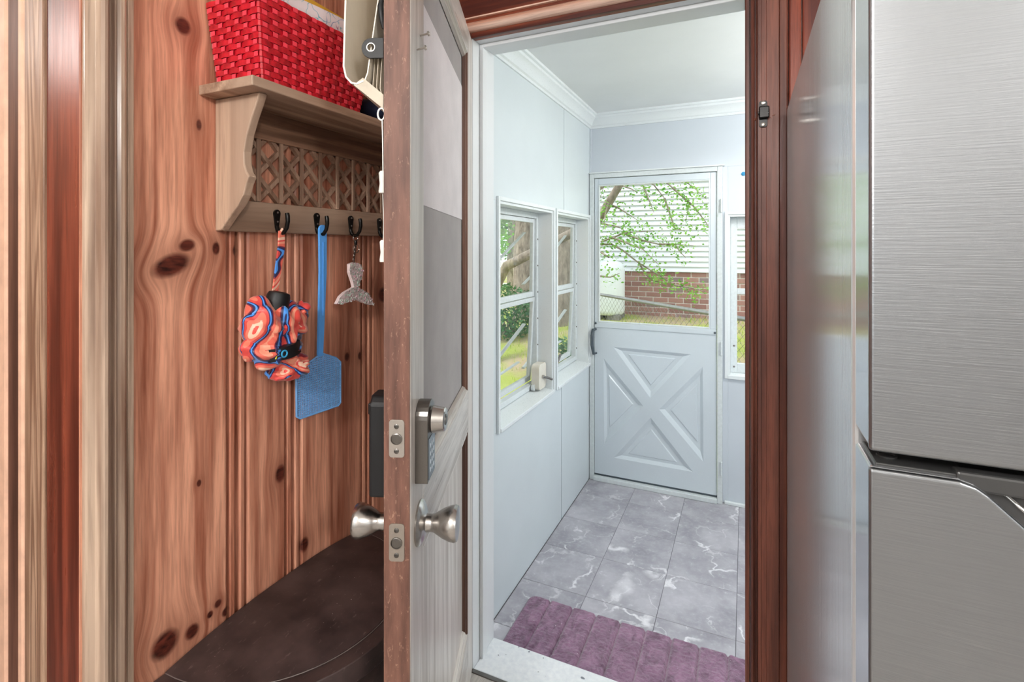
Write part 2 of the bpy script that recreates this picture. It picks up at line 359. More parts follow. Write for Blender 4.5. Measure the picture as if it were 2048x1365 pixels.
M['blue'] = plain('blue_plastic', srgb(96, 172, 250), .35, var=.04); M['blue_mesh'] = plain('blue_mesh_plastic', srgb(122, 180, 240), .4, var=.04)
M['sequin'] = None
def sequin():
    t = NT('iridescent_sequin'); v = t.coord(); n = t.noise(v, 120, 1); c = t.ramp(n, [(.3, srgb(255, 200, 216)), (.45, srgb(240, 228, 230)), (.58, srgb(200, 236, 216)), (.7, srgb(246, 206, 222))])
    t.set(Base_Color=c, Roughness=.2, Metallic=.05); return t.m
M['sequin'] = sequin(); M['tail_cloth'] = plain('pale_pink_tail', srgb(246, 226, 226), .4)
M['chrome'] = steel('bright_wire', srgb(210, 206, 200), .15)
M['latch_black'] = plain('black_latch', srgb(16, 14, 14), .25, .4)
M['splinter'] = plain('splintered_wood', srgb(150, 96, 78), .8, var=.4, scale=120)
M['kfloor'] = wood('kitchen_floor_vinyl', srgb(190, 184, 178), srgb(150, 144, 138), 'y', .4)
M['kwall'] = plain('kitchen_wall_paint', srgb(206, 204, 202), .6, var=.04); M['kceil'] = plain('kitchen_ceiling_paint', srgb(232, 230, 226), .7, var=.03)
M['brickmortar'] = plain('mortar', srgb(226, 216, 210), .9)
def brickm():
    t = NT('brick_face'); v = t.coord(True); n = t.noise(v, 30, 4); oi = t.n.new('ShaderNodeObjectInfo')
    c = t.ramp(oi.outputs['Random'], [(0, srgb(132, 92, 86)), (.4, srgb(156, 112, 102)), (.8, srgb(166, 126, 116)), (1, srgb(120, 110, 114))])
    c = t.mix(t.math('MULTIPLY', n, .4), c, srgb(176, 146, 136)); t.set(Base_Color=c, Roughness=.9); t.bump(n, .4); return t.m
M['brick'] = brickm(); M['siding'] = plain('white_vinyl_siding', srgb(226, 230, 234), .5, var=.02)
M['tank'] = plain('white_tank_paint', srgb(232, 236, 238), .4, var=.03); M['block'] = plain('concrete_block', srgb(130, 126, 122), .9)
M['galv'] = plain('galvanised_steel', srgb(150, 150, 150), .45, .6)
def barkm():
    t = NT('bark'); v = t.coord(); n = t.noise(t.mapv(v, (1, 1, .3)), 22, 5, .65); c = t.mix(t.ramp(n, [(.3, 0), (.7, 1)]), srgb(96, 84, 74), srgb(176, 162, 148)); t.set(Base_Color=c, Roughness=.9); t.bump(n, .6, .01); return t.m
M['bark'] = barkm()
def leafm(name, a, b):
    t = NT(name); v = t.coord(); n = t.noise(v, 7, 2); c = t.mix(t.ramp(n, [(.35, 0), (.65, 1)]), a, b); t.set(Base_Color=c, Roughness=.5)
    t.b.inputs['Transmission Weight'].default_value = 0
    tl = t.n.new('ShaderNodeBsdfTranslucent'); t.link(c, tl.inputs[0]); mx = t.n.new('ShaderNodeMixShader'); mx.inputs[0].default_value = .35
    t.link(t.b.outputs[0], mx.inputs[1]); t.link(tl.outputs[0], mx.inputs[2]); t.link(mx.outputs[0], t.out.inputs[0]); return t.m
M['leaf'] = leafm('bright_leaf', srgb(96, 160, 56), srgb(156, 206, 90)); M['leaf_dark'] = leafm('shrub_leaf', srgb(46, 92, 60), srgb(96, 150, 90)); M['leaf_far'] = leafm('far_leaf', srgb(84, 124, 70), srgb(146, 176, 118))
M['grass'] = leafm('grass_blade', srgb(140, 178, 44), srgb(200, 216, 90))
def groundm():
    t = NT('lawn_ground'); v = t.coord(); n = t.noise(v, 1.3, 4, .6); f = t.noise(v, 30, 4, .7)
    c = t.mix(t.ramp(n, [(.42, 0), (.6, 1)]), srgb(176, 192, 84), srgb(198, 176, 148)); c = t.mix(t.math('MULTIPLY', f, .6), c, srgb(120, 108, 80)); t.set(Base_Color=c, Roughness=.95); t.bump(f, .6, .02); return t.m
M['ground'] = groundm()

# ================================================================== THE SETTING: kitchen shell
# knotty pine wall on the left: every board a piece with its own beaded edge
wl = struct('wall_left', 'knotty pine board wall behind the hook shelf', 'wall')
MB().box(XL-.10, XL-.022, .53, YW1, 0, ZKC).build('wall_core', M['pine_dark'], wl)
edges = [.520, .718, .8605, 1.113, 1.437]
for i in range(4):
    a, b = edges[i]+.0012, edges[i+1]-.0012; t0, t1 = XL-.022, XL
    def bd(y, s):  # edge bead seen from above: chamfer, bead, groove, then the flat of the board
        return [(XL-.022, y), (XL-.016, y), (XL-.015, y+s*.0022), (XL-.003, y+s*.0034), (XL, y+s*.0065), (XL-.0005, y+s*.0140), (XL-.003, y+s*.0155), (XL-.014, y+s*.0165), (XL-.014, y+s*.0205), (XL-.003, y+s*.0215), (XL, y+s*.026)]
    prof = (bd(a, 1) if i else [(XL-.022, a), (XL, a)])+list(reversed(bd(b, -1)))
    MB().prism(prof, 'z', 0.0, ZKC).build('board', M['pine'], wl, smooth=20)
# casing of the side doorway: a moulded strip
def profile_z(name, pts, mat, parent, z0, z1, sm=25): return MB().prism(pts, 'z', z0, z1).build(name, mat, parent, smooth=sm)
tc = struct('trim_1', 'weathered fluted casing strip beside the knotty pine wall', 'door casing')
c0, c1 = .447, .5185
pr = [(XL-.004, c0), (XL+.008, c0), (XL+.012, c0+.002), (XL+.014, c0+.011), (XL+.016, c0+.0125), (XL+.024, c0+.0145), (XL+.027, c0+.0185), (XL+.027, c0+.0225), (XL+.023, c0+.0265),
      (XL+.012, c0+.0275), (XL+.0115, c0+.0350), (XL+.019, c0+.0362), (XL+.0195, c0+.0385), (XL+.013, c0+.0395), (XL+.016, c0+.0415), (XL+.0185, c0+.046), (XL+.0185, c0+.051), (XL+.015, c0+.0555),
      (XL+.008, c0+.0570), (XL+.008, c0+.0585), (XL+.0125, c0+.0595), (XL+.0125, c0+.0615), (XL+.007, c0+.0630), (XL+.006, c1), (XL-.004, c1)]
profile_z('fluted_board', pr, M['casing'], tc, 0, ZKC)
# jamb of that doorway and what shows beyond it
tj = struct('trim_2', 'dark red glossy pine jamb inside the side doorway', 'door jamb')
box('jamb_board', (-1.056, XL-.004, c0, c0+.03, 0, ZKC), M['pine_dark'], tj, .002)
box('edge_strip', (XL-.004, XL+.0008, c0-.002, c0+.003, 0, ZKC), M['pine'], tj)
to = struct('trim_3', 'pale coarse-grained oak strip at the side doorway', 'door casing'); box('oak_strip', (-1.118, -1.057, c0-.004, c0+.02, 0, ZKC), M['oak'], to, .002)
tp = struct('trim_4', 'narrow peach strip beside the coarse-grained oak', 'trim'); box('peach_strip', (-1.137, -1.119, c0-.006, c0+.02, 0, ZKC), M['peach'], tp, .004)
tb = struct('trim_5', 'dark brown board between two peach strips at the left edge', 'trim'); box('brown_strip', (-1.185, -1.138, c0, c0+.02, 0, ZKC), M['brown_board'], tb, .002)
th_ = struct('wall_hall', 'peach wall at the far left edge of the photo', 'wall'); box('peach_wall', (-3.0, -1.186, c0-.003, c0+.08, 0, ZKC), M['peach'], th_, .004)
# rest of the kitchen behind the camera
fl = struct('floor', 'kitchen floor at the doorway', 'floor'); box('floor_slab', (-3.05, 2.7, -2.9, YW0, -.10, 0), M['kfloor'], fl)
ce = struct('ceiling', 'white kitchen ceiling above the pine wall', 'ceiling'); box('ceiling_slab', (-3.05, 2.7, -2.9, YW1, ZKC, ZKC+.1), M['kceil'], ce)
wb = struct('wall_behind', 'painted kitchen wall behind the photographer', 'wall')
for b in ((-3.05, -.75, -2.9, -2.8, 0, ZKC), (.15, 2.7, -2.9, -2.8, 0, ZKC), (-.75, .15, -2.9, -2.8, 0, .9), (-.75, .15, -2.9, -2.8, 2.05, ZKC)): box('wall_piece', b, M['kwall'], wb)
wr = struct('wall_right', 'painted kitchen wall beyond the refrigerator', 'wall')
for b in ((2.6, 2.7, -2.8, -1.6, 0, ZKC), (2.6, 2.7, -.2, YW0, 0, ZKC), (2.6, 2.7, -1.6, -.2, 0, .95), (2.6, 2.7, -1.6, -.2, 2.1, ZKC)): box('wall_piece', b, M['kwall'], wr)
w_h = struct('wall_left_rear', 'painted wall of the side room', 'wall')
box('wall_piece', (-1.05, XL, -2.8, -.45, 0, ZKC), M['kwall'], w_h); box('wall_piece', (-3.05, -2.95, -2.8, .45, 0, ZKC), M['peach'], w_h); box('wall_piece', (-1.05, XL, -.45, c0, 2.1, ZKC), M['kwall'], w_h)
def plain_window(name, label, b, axis):
    w = struct(name, label, 'window'); x0, x1, y0, y1, z0, z1 = b
    if axis == 'y':
        for q in ((x0, x0+.05, y0, y1, z0, z1), (x1-.05, x1, y0, y1, z0, z1), (x0+.05, x1-.05, y0, y1, z0, z0+.05), (x0+.05, x1-.05, y0, y1, z1-.05, z1), (x0+.05, x1-.05, y0, y1, (z0+z1)/2-.02, (z0+z1)/2+.02)): box('frame', q, M['trim'], w, .002)
        for a, c in ((z0+.05, (z0+z1)/2-.02), ((z0+z1)/2+.02, z1-.05)): box('pane', (x0+.05, x1-.05, (y0+y1)/2-.003, (y0+y1)/2+.003, a, c), M['glass'], w)
    else:
        for q in ((x0, x1, y0, y0+.05, z0, z1), (x0, x1, y1-.05, y1, z0, z1), (x0, x1, y0+.05, y1-.05, z0, z0+.05), (x0, x1, y0+.05, y1-.05, z1-.05, z1), (x0, x1, y0+.05, y1-.05, (z0+z1)/2-.02, (z0+z1)/2+.02)): box('frame', q, M['trim'], w, .002)
        for a, c in ((z0+.05, (z0+z1)/2-.02), ((z0+z1)/2+.02, z1-.05)): box('pane', ((x0+x1)/2-.003, (x0+x1)/2+.003, y0+.05, y1-.05, a, c), M['glass'], w)
plain_window('window_5', 'added kitchen window behind the photographer, for fill daylight', (-.75, .15, -2.88, -2.82, .9, 2.05), 'y')  # added unseen opening, daylight fill for pine wall and refrigerator front
plain_window('window_6', 'added kitchen window on the right hand wall, for daylight', (2.62, 2.68, -1.6, -.2, .95, 2.1), 'x')  # added unseen opening that brings daylight into the kitchen
# wall with the doorway
wd = struct('wall_back', 'dark red pine board wall around the open doorway', 'wall')
for b in ((-1.07, DO0-.02, YW0+.02, YW1, ZP, ZKC), (DO1+.02, 2.7, YW0+.02, YW1, ZP, ZKC), (DO0-.02, DO1+.02, YW0+.02, YW1, DOZ+.02, ZKC)): box('wall_core', b, M['porch'], wd)
xs = [-.948, -.80]; MB().box(XL, DO0-.02, YW0, YW0+.02, 0, ZKC).build('board', M['pine_plain'], wd, bevel=.003)
for a, b in ((DO0-.02, -.52), (-.52, -.2), (-.2, DO1+.02)): MB().box(a+.001, b-.001, YW0, YW0+.02, DOZ+.16, ZKC).build('board', M['pine_plain'], wd, bevel=.003)
xx = .098
for wdt in (.030, .075, .14, .2, .2, .2): MB().box(xx+.001, xx+wdt-.001, YW0, YW0+.02, 0, ZKC).build('board', M['pine_dark'], wd, bevel=.004); xx += wdt
box('wall_fill', (xx, 2.6, YW0, YW0+.02, 0, ZKC), M['pine_dark'], wd)
# head casing, from the opening upwards
hc = struct('trim_6', 'dark red pine casing over the doorway with a pale bead', 'door casing')
hx0, hx1 = DO0-.09, DO1+.098
box('stop_strip', (DO0, DO1, YW0-.006, YW0+.02, DOZ-.001, DOZ+.016), M['pine_x'], hc, .002)
MB().prism([(YW0-.002, DOZ+.017)]+[(YW0-.016-.012*math.sin(math.pi*i/6), DOZ+.019+.026*i/6) for i in range(7)]+[(YW0-.002, DOZ+.047)], 'x', hx0, hx1).build('bead', M['bead'], hc, smooth=40)
box('groove_strip', (hx0, hx1, YW0-.010, YW0+.0, DOZ+.047, DOZ+.056), M['pine_x'], hc)
box('rim_strip', (hx0, hx1, YW0-.020, YW0+.0, DOZ+.056, DOZ+.060), M['bead'], hc)
box('flat_board', (hx0, hx1, YW0-.018, YW0+.0, DOZ+.060, DOZ+.16), M['pine_x'], hc, .002)
# right casing
rc = struct('trim_7', 'dark brown moulded door casing beside the refrigerator', 'door casing')
y = YW0
profile_z('jamb_edge', [(.000, y+.02), (.000, y-.003), (.003, y-.006), (.010, y-.006), (.011, y+.02)], M['pine_casing'], rc, 0, DOZ+.016)
profile_z('bead', [(.012, y), (.012, y-.014), (.0145, y-.021), (.0185, y-.023), (.0215, y-.020), (.0225, y-.012), (.0245, y-.012), (.026, y-.021), (.0275, y-.022), (.029, y-.018), (.029, y)], M['pine_casing'], rc, 0, DOZ+.06)
profile_z('flat_board', [(.0295, y), (.0295, y-.017), (.037, y-.018), (.038, y-.0165), (.048, y-.0165), (.049, y-.018), (.076, y-.018), (.0775, y-.0150), (.079, y-.018), (.093, y-.017), (.0965, y-.012), (.0965, y)], M['pine_casing'], rc, 0, DOZ+.06)
lc = struct('trim_8', 'pine casing on the hinge side of the doorway', 'door casing'); box('flat_board', (DO0-.09, DO0, YW0-.016, YW0-.0005, 0, DOZ+.016), M['pine_casing'], lc, .003)
# white jamb, head and sill
ja = struct('trim_9', 'white painted jamb and head of the doorway', 'door jamb')
box('jamb_side', (DO0-.02, DO0, YW0+.002, YW1+.015, ZP+.17, DOZ+.02), M['jamb'], ja, .002); box('jamb_side', (DO1, DO1+.02, YW0+.021, YW1+.015, ZP+.17, DOZ+.02), M['jamb'], ja, .002)
box('jamb_head', (DO0, DO1, YW0+.021, YW1+.015, DOZ, DOZ+.02), M['jamb'], ja, .002)
box('door_stop', (DO0, DO0+.012, YW0+.05, YW0+.085, 0, DOZ-.0), M['jamb'], ja, .002); box('door_stop', (DO0+.012, DO1, YW0+.05, YW0+.085, DOZ-.012, DOZ), M['jamb'], ja, .002)
si = struct('trim_10', 'white painted wooden doorway sill with chips and spots', 'sill')
box('sill_board', (DO0-.0, DO1, YW0+.004, YW1+.012, -.022, .0), M['sill'], si, .004); box('riser', (DO0-.02, DO1+.02, YW0+.006, YW1+.004, ZP, -.022), M['sill'], si)
box('metal_strip', (DO0, DO1, YW0-.012, YW0+.003, -.006, .003), M['nickel_dark'], si, .002)

# ================================================================== porch shell
W1, W2, W3 = (1.955, 2.628), (2.690, 3.334), (-.095, .56); WZ0, WZ1 = .575, 1.565; WT = .12
fp = struct('floor_porch', 'grey marble-look tile floor of the porch', 'floor')
box('grout_bed', (PXL-.1, PXR+.1, YW1, PYF+.1, ZP-.08, ZP-.003), M['grout'], fp)
TW = .3083; tile0 = None
xs = [PXL+.002+TW*i for i in range(8)]; ys = [2.21+TW*j for j in range(-3, 4)]
for x0 in xs:
    for y0 in ys:
        a, b, c, d = x0, min(x0+TW, PXR), max(y0, YW1+.006), min(y0+TW, PYF)
        if b-a < .02 or d-c < .02: continue
        MB().box(a+.0008, b-.0008, c+.0008, d-.0008, ZP-.006, ZP).build('tile', M['tile'], fp, bevel=.0012, seg=1)
cp = struct('ceiling_porch', 'pale painted porch ceiling', 'ceiling'); box('ceiling_panel', (PXL-.1, PXR+.1, YW1, PYF+.1, ZPC, ZPC+.08), M['ceiling'], cp)
pl = struct('wall_porch_left', 'pale blue-white panelled porch wall with two windows', 'wall')
seam_t = PX(1128, 300, PXL).y; seam_b = PX(1123, 900, PXL).y; g = .0042
def lw(y0, y1, z0, z1): box('wall_panel', (PXL-WT, PXL, y0, y1, z0, z1), M['porch'], pl, .0012, seg=1)
lw(YW1, seam_b-g, ZP, WZ0); lw(seam_b+g, PYF, ZP, WZ0)
lw(YW1, seam_t-g, WZ1, ZPC); lw(seam_t+g, PYF, WZ1, ZPC)
lw(YW1, W1[0], WZ0, WZ1); lw(W1[1], W2[0], WZ0, WZ1); lw(W2[1], PYF, WZ0, WZ1)
MB().box(PXL-WT+.001, PXL-.020, seam_t-g, seam_t+g, WZ1, ZPC).build('seam', M['groove'], pl); MB().box(PXL-WT+.001, PXL-.020, seam_b-g, seam_b+g, ZP, WZ0).build('seam', M['groove'], pl)
FD0, FD1, FDZ = -.957, -.125, 1.862
pf = struct('wall_porch_far', 'pale blue-white porch wall around the storm door', 'wall')
def fw(x0, x1, z0, z1): box('wall_panel', (x0, x1, PYF, PYF+WT, z0, z1), M['porch_far'], pf, .0012, seg=1)
fw(PXL-WT, PXR+.1, FDZ, ZPC); fw(FD1, W3[0], ZP, FDZ); fw(W3[0], W3[1], ZP, WZ0); fw(W3[0], W3[1], WZ1, FDZ); fw(W3[1], PXR+.1, ZP, FDZ); fw(PXL-WT, FD0, ZP, FDZ)
box('corner_strip', (PXL, PXL+.010, PYF-.010, PYF, FDZ, ZPC-.085), M['porch_far'], pf, .002)
box('foot_strip', (FD1+.01, .6, PYF-.02, PYF, ZP, ZP+.018), M['trim'], pf, .003)
pr_ = struct('wall_porch_right', 'porch end wall with an added window, hidden beyond the casing', 'wall')
for b in ((PXR, PXR+.1, YW1, 1.85, ZP, ZPC), (PXR, PXR+.1, 3.15, PYF, ZP, ZPC), (PXR, PXR+.1, 1.85, 3.15, ZP, .5), (PXR, PXR+.1, 1.85, 3.15, 1.75, ZPC)): box('wall_panel', b, M['porch'], pr_)
plain_window('window_4', 'added porch end window beyond the door casing, for daylight', (PXR+.02, PXR+.08, 1.85, 3.15, .5, 1.75), 'x')  # added unseen window that lets sky light into the porch
cm = struct('trim_11', 'white stepped crown moulding around the porch ceiling', 'crown moulding')
cv = [(0, -.088), (.008, -.088), (.010, -.076), (.018, -.070), (.024, -.055), (.040, -.035), (.050, -.028), (.052, -.016), (.062, -.012), (.064, 0), (0, 0)]
MB().prism([(PXL+a, ZPC+b) for a, b in cv], 'y', YW1+.003, PYF).build('crown_piece', M['trim'], cm, smooth=30)
MB().prism([(PYF-a, ZPC+b) for a, b in cv], 'x', PXL+.002, PXR).build('crown_piece', M['trim'], cm, smooth=30)
rf = struct('roof_slab', 'unseen roof over kitchen and porch, keeps the sun out', 'roof'); box('roof_deck', (-3.3, 3.0, -3.1, PYF+.35, ZKC+.11, ZKC+.2), M['block'], rf)  # unseen slab placed overhead to block the sun

# ---- windows in the left porch wall (awning sashes with operators)
def awning(name, label, y0, y1, operator):
    w = struct(name, label, 'window', (PXL, (y0+y1)/2, WZ0)); xo = PXL-.10; c = .018; C_ = .012
    # casing proud of the wall
    box('casing', (PXL, PXL+C_, y0-c, y0, WZ0-.004, WZ1+c), M['trim'], w, .002); box('casing', (PXL, PXL+C_, y1, y1+c, WZ0-.004, WZ1+c), M['trim'], w, .002)
    box('casing', (PXL, PXL+C_, y0, y1, WZ1, WZ1+c), M['trim'], w, .002)
    # reveal boards and sill
    box('reveal', (xo, PXL+.002, y0, y0+.012, WZ0, WZ1), M['trim'], w); box('reveal', (xo, PXL+.002, y1-.012, y1, WZ0, WZ1), M['trim'], w); box('reveal', (xo, PXL+.002, y0+.012, y1-.012, WZ1-.012, WZ1), M['trim'], w)
    MB().prism([(PXL+.016, WZ0-.004), (PXL+.016, WZ0+.012), (xo, WZ0+.03), (xo, WZ0-.004)], 'y', y0, y1).build('sill', M['trim'], w, bevel=.002)
    a, b, z0, z1 = y0+.012, y1-.012, WZ0+.03, WZ1-.012; f0, f1 = xo-.012, xo+.022; fr = .022
    box('frame', (f0, f1, a, a+fr, z0, z1), M['alu'], w, .002); box('frame', (f0, f1, b-fr, b, z0, z1), M['alu'], w, .002)
    box('frame', (f0, f1, a+fr, b-fr, z0, z0+.028), M['alu'], w, .002); box('frame', (f0, f1, a+fr, b-fr, z1-.03, z1), M['alu'], w, .002)
    zm = WZ0+.52
    for k, (s0, s1, til) in enumerate(((z0+.030, zm-.002, .055), (zm+.002, z1-.032, .012))):
        # each sash hangs from its top edge and leans outwards
        sa = bpy.data.objects.new('sash', None); COL.objects.link(sa); sa.parent = w; sa.empty_display_size = .02
        sa.location = Vector((f0+.014, (a+b)/2, s1))-w.location; sa.rotation_euler = (0, til, 0)
        h = s1-s0; hw = (b-a)/2-fr-.003; q = .022
        for bb in ((-.010, .010, -hw, -hw+q, -h, 0), (-.010, .010, hw-q, hw, -h, 0), (-.010, .010, -hw+q, hw-q, -q, 0), (-.010, .010, -hw+q, hw-q, -h, -h+q*1.25)):
            MB().box(*bb).build('sash_bar', M['alu'], sa, local=True, bevel=.002)
        MB().box(-.002, .002, -hw+q, hw-q, -h+q*1.25, -q).build('pane', M['glass'], sa, local=True)
    # stay arms outside the glass
    for zc in (z0+.04, zm+.05):
        MB().tube([(f0-.03, b-.05, zc+.30), (f0-.10, (a+b)/2-.02, zc+.10), (f0-.13, a+.08, zc)], .013, 6, flat=.35).build('stay_arm', M['alu'], w)
    MB().tube([(f0-.13, a+.08, z0+.045), (f0-.06, b-.06, z0+.13)], .012, 6, flat=.35).build('stay_arm', M['alu'], w)
    for i in range(6): MB().lathe([(.0045, 0), (.0045, .003), (.002, .004)], (f1, b-fr/2, z0+.08+i*.145), (1, 0, 0), 8).build('screw', M['nickel_dark'], w)
    if operator:
        op = MB().prism(rrect(y1-.016-.105, y1-.016, WZ0+.03, WZ0+.165, .022), 'x', PXL-.074, PXL-.030).build('operator_box', M['operator'], w, bevel=.004)
        MB().tube([(PXL-.028, y1-.075, WZ0+.095), (PXL-.012, y1-.045, WZ0+.085), (PXL+.006, y1-.02, WZ0+.072)], .006, 8).build('crank_lever', M['nickel_dark'], op)
        MB().lathe([(.009, -.004), (.009, .01)], (PXL-.030, y1-.075, WZ0+.096), (1, 0, 0), 12).build('crank_hub', M['nickel'], op)
        MB().tube([(PXL-.07, y1-.125, WZ0+.045), (PXL-.055, y1-.125, WZ0+.045)], .016, 14).build('roller', M['alu'], w, smooth=40)
    else:
        MB().tube([(PXL-.060, y0+.07, WZ0+.03), (PXL-.035, y0+.07, WZ0+.055), (PXL-.030, y0+.10, WZ0+.12), (PXL-.034, y0+.17, WZ0+.155)], [.010, .009, .008, .007], 8).build('crank_handle', M['nickel_dark'], w, smooth=40)
    return w
awning('window_1', 'near porch window with open aluminium sash and cream crank box', W1[0], W1[1], True)
awning('window_2', 'second porch window, beside the corner, with a bare crank handle', W2[0], W2[1], False)
# ---- sliver of a window right of the storm door
w3 = struct('window_3', 'narrow visible part of a porch window between storm door and casing', 'window', (W3[0], PYF, WZ0)); x0, x1 = W3; yo = PYF+.10
for b in ((x0-.018, x0, PYF-.012, PYF, WZ0-.01, WZ1+.018), (x1, x1+.018, PYF-.012, PYF, WZ0-.01, WZ1+.018), (x0, x1, PYF-.012, PYF, WZ1, WZ1+.018)): box('casing', b, M['trim'], w3, .002)
for b in ((x0, x0+.012, PYF-.002, yo, WZ0, WZ1), (x1-.012, x1, PYF-.002, yo, WZ0, WZ1), (x0+.012, x1-.012, PYF-.002, yo, WZ1-.012, WZ1)): box('reveal', b, M['trim'], w3)
box('sill', (x0, x1, PYF-.014, yo, WZ0-.01, WZ0+.012), M['trim'], w3, .002)
for b in ((x0+.012, x0+.05, yo-.025, yo+.01, WZ0+.012, WZ1-.012), (x1-.05, x1-.012, yo-.025, yo+.01, WZ0+.012, WZ1-.012), (x0+.05, x1-.05, yo-.025, yo+.01, WZ0+.012, WZ0+.07), (x0+.05, x1-.05, yo-.025, yo+.01, WZ1-.08, WZ1-.012), (x0+.05, x1-.05, yo-.025, yo+.01, WZ0+.50, WZ0+.535)): box('frame', b, M['alu'], w3, .003)
for a, b in ((WZ0+.07, WZ0+.50), (WZ0+.535, WZ1-.08)): box('pane', (x0+.05, x1-.05, yo-.006, yo-.002, a, b), M['glass'], w3)
for z in (WZ0+.18, WZ0+.05): MB().lathe([(.006, 0), (.006, .003), (.002, .005)], (x0+.033, yo-.025, z), (0, -1, 0), 8).build('screw', M['nickel_dark'], w3)

# ---- storm door at the end of the porch
sd = struct('door_2', 'white storm door with large pane and cross-buck panel', 'door', ((FD0+FD1)/2, PYF, ZP))
fy0, fy1 = PYF-.030, PYF+.06; fwid = .030
box('frame_jamb', (FD0, FD0+fwid, fy0, fy1, ZP, FDZ), M['alu'], sd, .003); box('frame_jamb', (FD1-fwid, FD1, fy0, fy1, ZP, FDZ), M['alu'], sd, .003)
box('frame_head', (FD0+fwid, FD1-fwid, fy0, fy1, FDZ-fwid, FDZ), M['alu'], sd, .003); box('drip_cap', (FD0-.002, FD1+.012, fy0-.012, PYF-.0005, FDZ, FDZ+.008), M['trim'], sd, .002)
box('threshold', (FD0+fwid, FD1-fwid, fy0-.012, fy1, ZP, ZP+.030), M['alu'], sd, .004); box('sweep', (FD0+fwid, FD1-fwid, PYF-.012, PYF, ZP+.030, ZP+.042), M['grey_handle'], sd)
lx0, lx1, lz0, lz1 = FD0+fwid+.003, FD1-fwid-.003, ZP+.044, FDZ-fwid-.003; ly0, ly1 = PYF-.018, PYF+.022
gz0, gz1, gx0, gx1 = .862, 1.787, PY(1197, 500, ly0).x, PY(1420, 500, ly0).x
box('leaf_stile', (lx0, gx0, ly0, ly1, gz0, lz1), M['storm'], sd, .003); box('leaf_stile', (gx1, lx1, ly0, ly1, gz0, lz1), M['storm'], sd, .003)
box('leaf_top', (gx0, gx1, ly0, ly1, gz1, lz1), M['storm'], sd, .003); box('leaf_rail', (lx0, lx1, ly0-.006, ly1, gz0-.035, gz0), M['storm'], sd, .004)
box('pane', (gx0, gx1, PYF-.002, PYF+.002, gz0, gz1), M['glass'], sd)
for b in ((gx0, gx0+.008, ly0-.004, PYF-.002, gz0, gz1), (gx1-.008, gx1, ly0-.004, PYF-.002, gz0, gz1), (gx0+.008, gx1-.008, ly0-.004, PYF-.002, gz0, gz0+.010), (gx0+.008, gx1-.008, ly0-.004, PYF-.002, gz1-.010, gz1)): box('glazing_bead', b, M['alu'], sd, .002)
# kick panel with four recessed triangles
px_ = lambda p: (lambda q: (q.x, q.z))(PY(p[0]/3.412+1160, p[1]/3.412+640, ly0))
tri = [[px_(p) for p in t] for t in (((228, 186), (760, 236), (480, 535)), ((540, 612), (838, 318), (842, 972)), ((482, 668), (230, 942), (772, 1040)), ((160, 262), (432, 590), (166, 848)))]
def inset(t, k):
    c = (sum(p[0] for p in t)/3, sum(p[1] for p in t)/3); return [(c[0]+(p[0]-c[0])*k, c[1]+(p[1]-c[1])*k) for p in t]
pz1 = gz0-.035
MB().prism([(lx0, lz0), (lx1, lz0), (lx1, pz1), (lx0, pz1)], 'y', ly0, ly0+.004, holes=tri).build('kick_panel', M['storm'], sd)
box('kick_back', (lx0, lx1, ly0+.016, ly1, lz0, pz1), M['storm'], sd)
for t in tri:
    m = MB(); A = [(p[0], ly0, p[1]) for p in t]; B = [(p[0], ly0+.014, p[1]) for p in inset(t, .80)]; C = [(p[0], ly0+.014, p[1]) for p in inset(t, .62)]; D = [(p[0], ly0+.009, p[1]) for p in inset(t, .58)]
    m.add(A+B+C+D, [(i, (i+1) % 3, (i+1) % 3+3, i+3) for i in range(3)]+[(i+3, (i+1) % 3+3, (i+1) % 3+6, i+6) for i in range(3)]+[(i+6, (i+1) % 3+6, (i+1) % 3+9, i+9) for i in range(3)]+[(9, 10, 11)])
    m.build('recessed_panel', M['storm'], sd)
hp = [PY(1186, 660, PYF-.05), PY(1184, 672, PYF-.07), PY(1184, 690, PYF-.07), PY(1187, 708, PYF-.05)]
MB().tube([hp[0]+Vector((.01, .035, 0))]+hp+[hp[3]+Vector((.01, .035, 0))], [.008, .010, .012, .012, .009, .007], 10).build('handle', M['grey_handle'], sd, smooth=50)
for z in (1.62, .75, .02): MB().tube([(FD1-.006, fy0-.007, z-.04), (FD1-.006, fy0-.007, z+.04)], .007, 10).build('hinge_knuckle', M['alu'], sd, smooth=50)
for p in ((lx0+.01, gz0-.006), (lx1-.01, gz0-.02)): MB().lathe([(.007, 0), (.007, .006), (.003, .008)], (p[0], ly0-.006, p[1]), (0, -1, 0), 10).build('pane_latch', M['grey_handle'], sd)
# blue dot on the wall
q = PY(1487, 348, PYF); dot = MB().lathe([(.012, 0), (.012, .004), (.009, .006)], q, (0, -1, 0), 18).build('wall_sticker', plain('blue_dot', srgb(40, 140, 190), .4), None, smooth=40)
tag(dot, 'small round blue dot on the porch wall beside the casing', 'sticker')
# ---- lamps out of the picture, some of them added as fill light
def ceiling_lamp(name, label, loc, power, r=.14, col=(1, .975, .94)):
    t = thing(name, label, 'ceiling light', loc); x, y, z = loc
    MB().lathe([(r*.75, 0), (r*.75, -.02), (r*.7, -.03)], loc, (0, 0, 1), 28).build('canopy', M['nickel'], t, smooth=40)
    MB().lathe([(r, -.03), (r*.98, -.06), (r*.8, -.095), (r*.45, -.115), (.01, -.12)], loc, (0, 0, 1), 28).build('glass_dome', M['lampglass'], t, smooth=60)
    l = bpy.data.lights.new(name+'_bulb', 'POINT'); l.energy = power; l.shadow_soft_size = r*.9; l.color = col
    o = bpy.data.objects.new('bulb', l); COL.objects.link(o); o.parent = t; o.location = (0, 0, -.26)
    return t
ceiling_lamp('ceiling_lamp', 'round kitchen ceiling lamp behind the photographer', (1.55, -1.0, ZKC), KITCHEN_W)
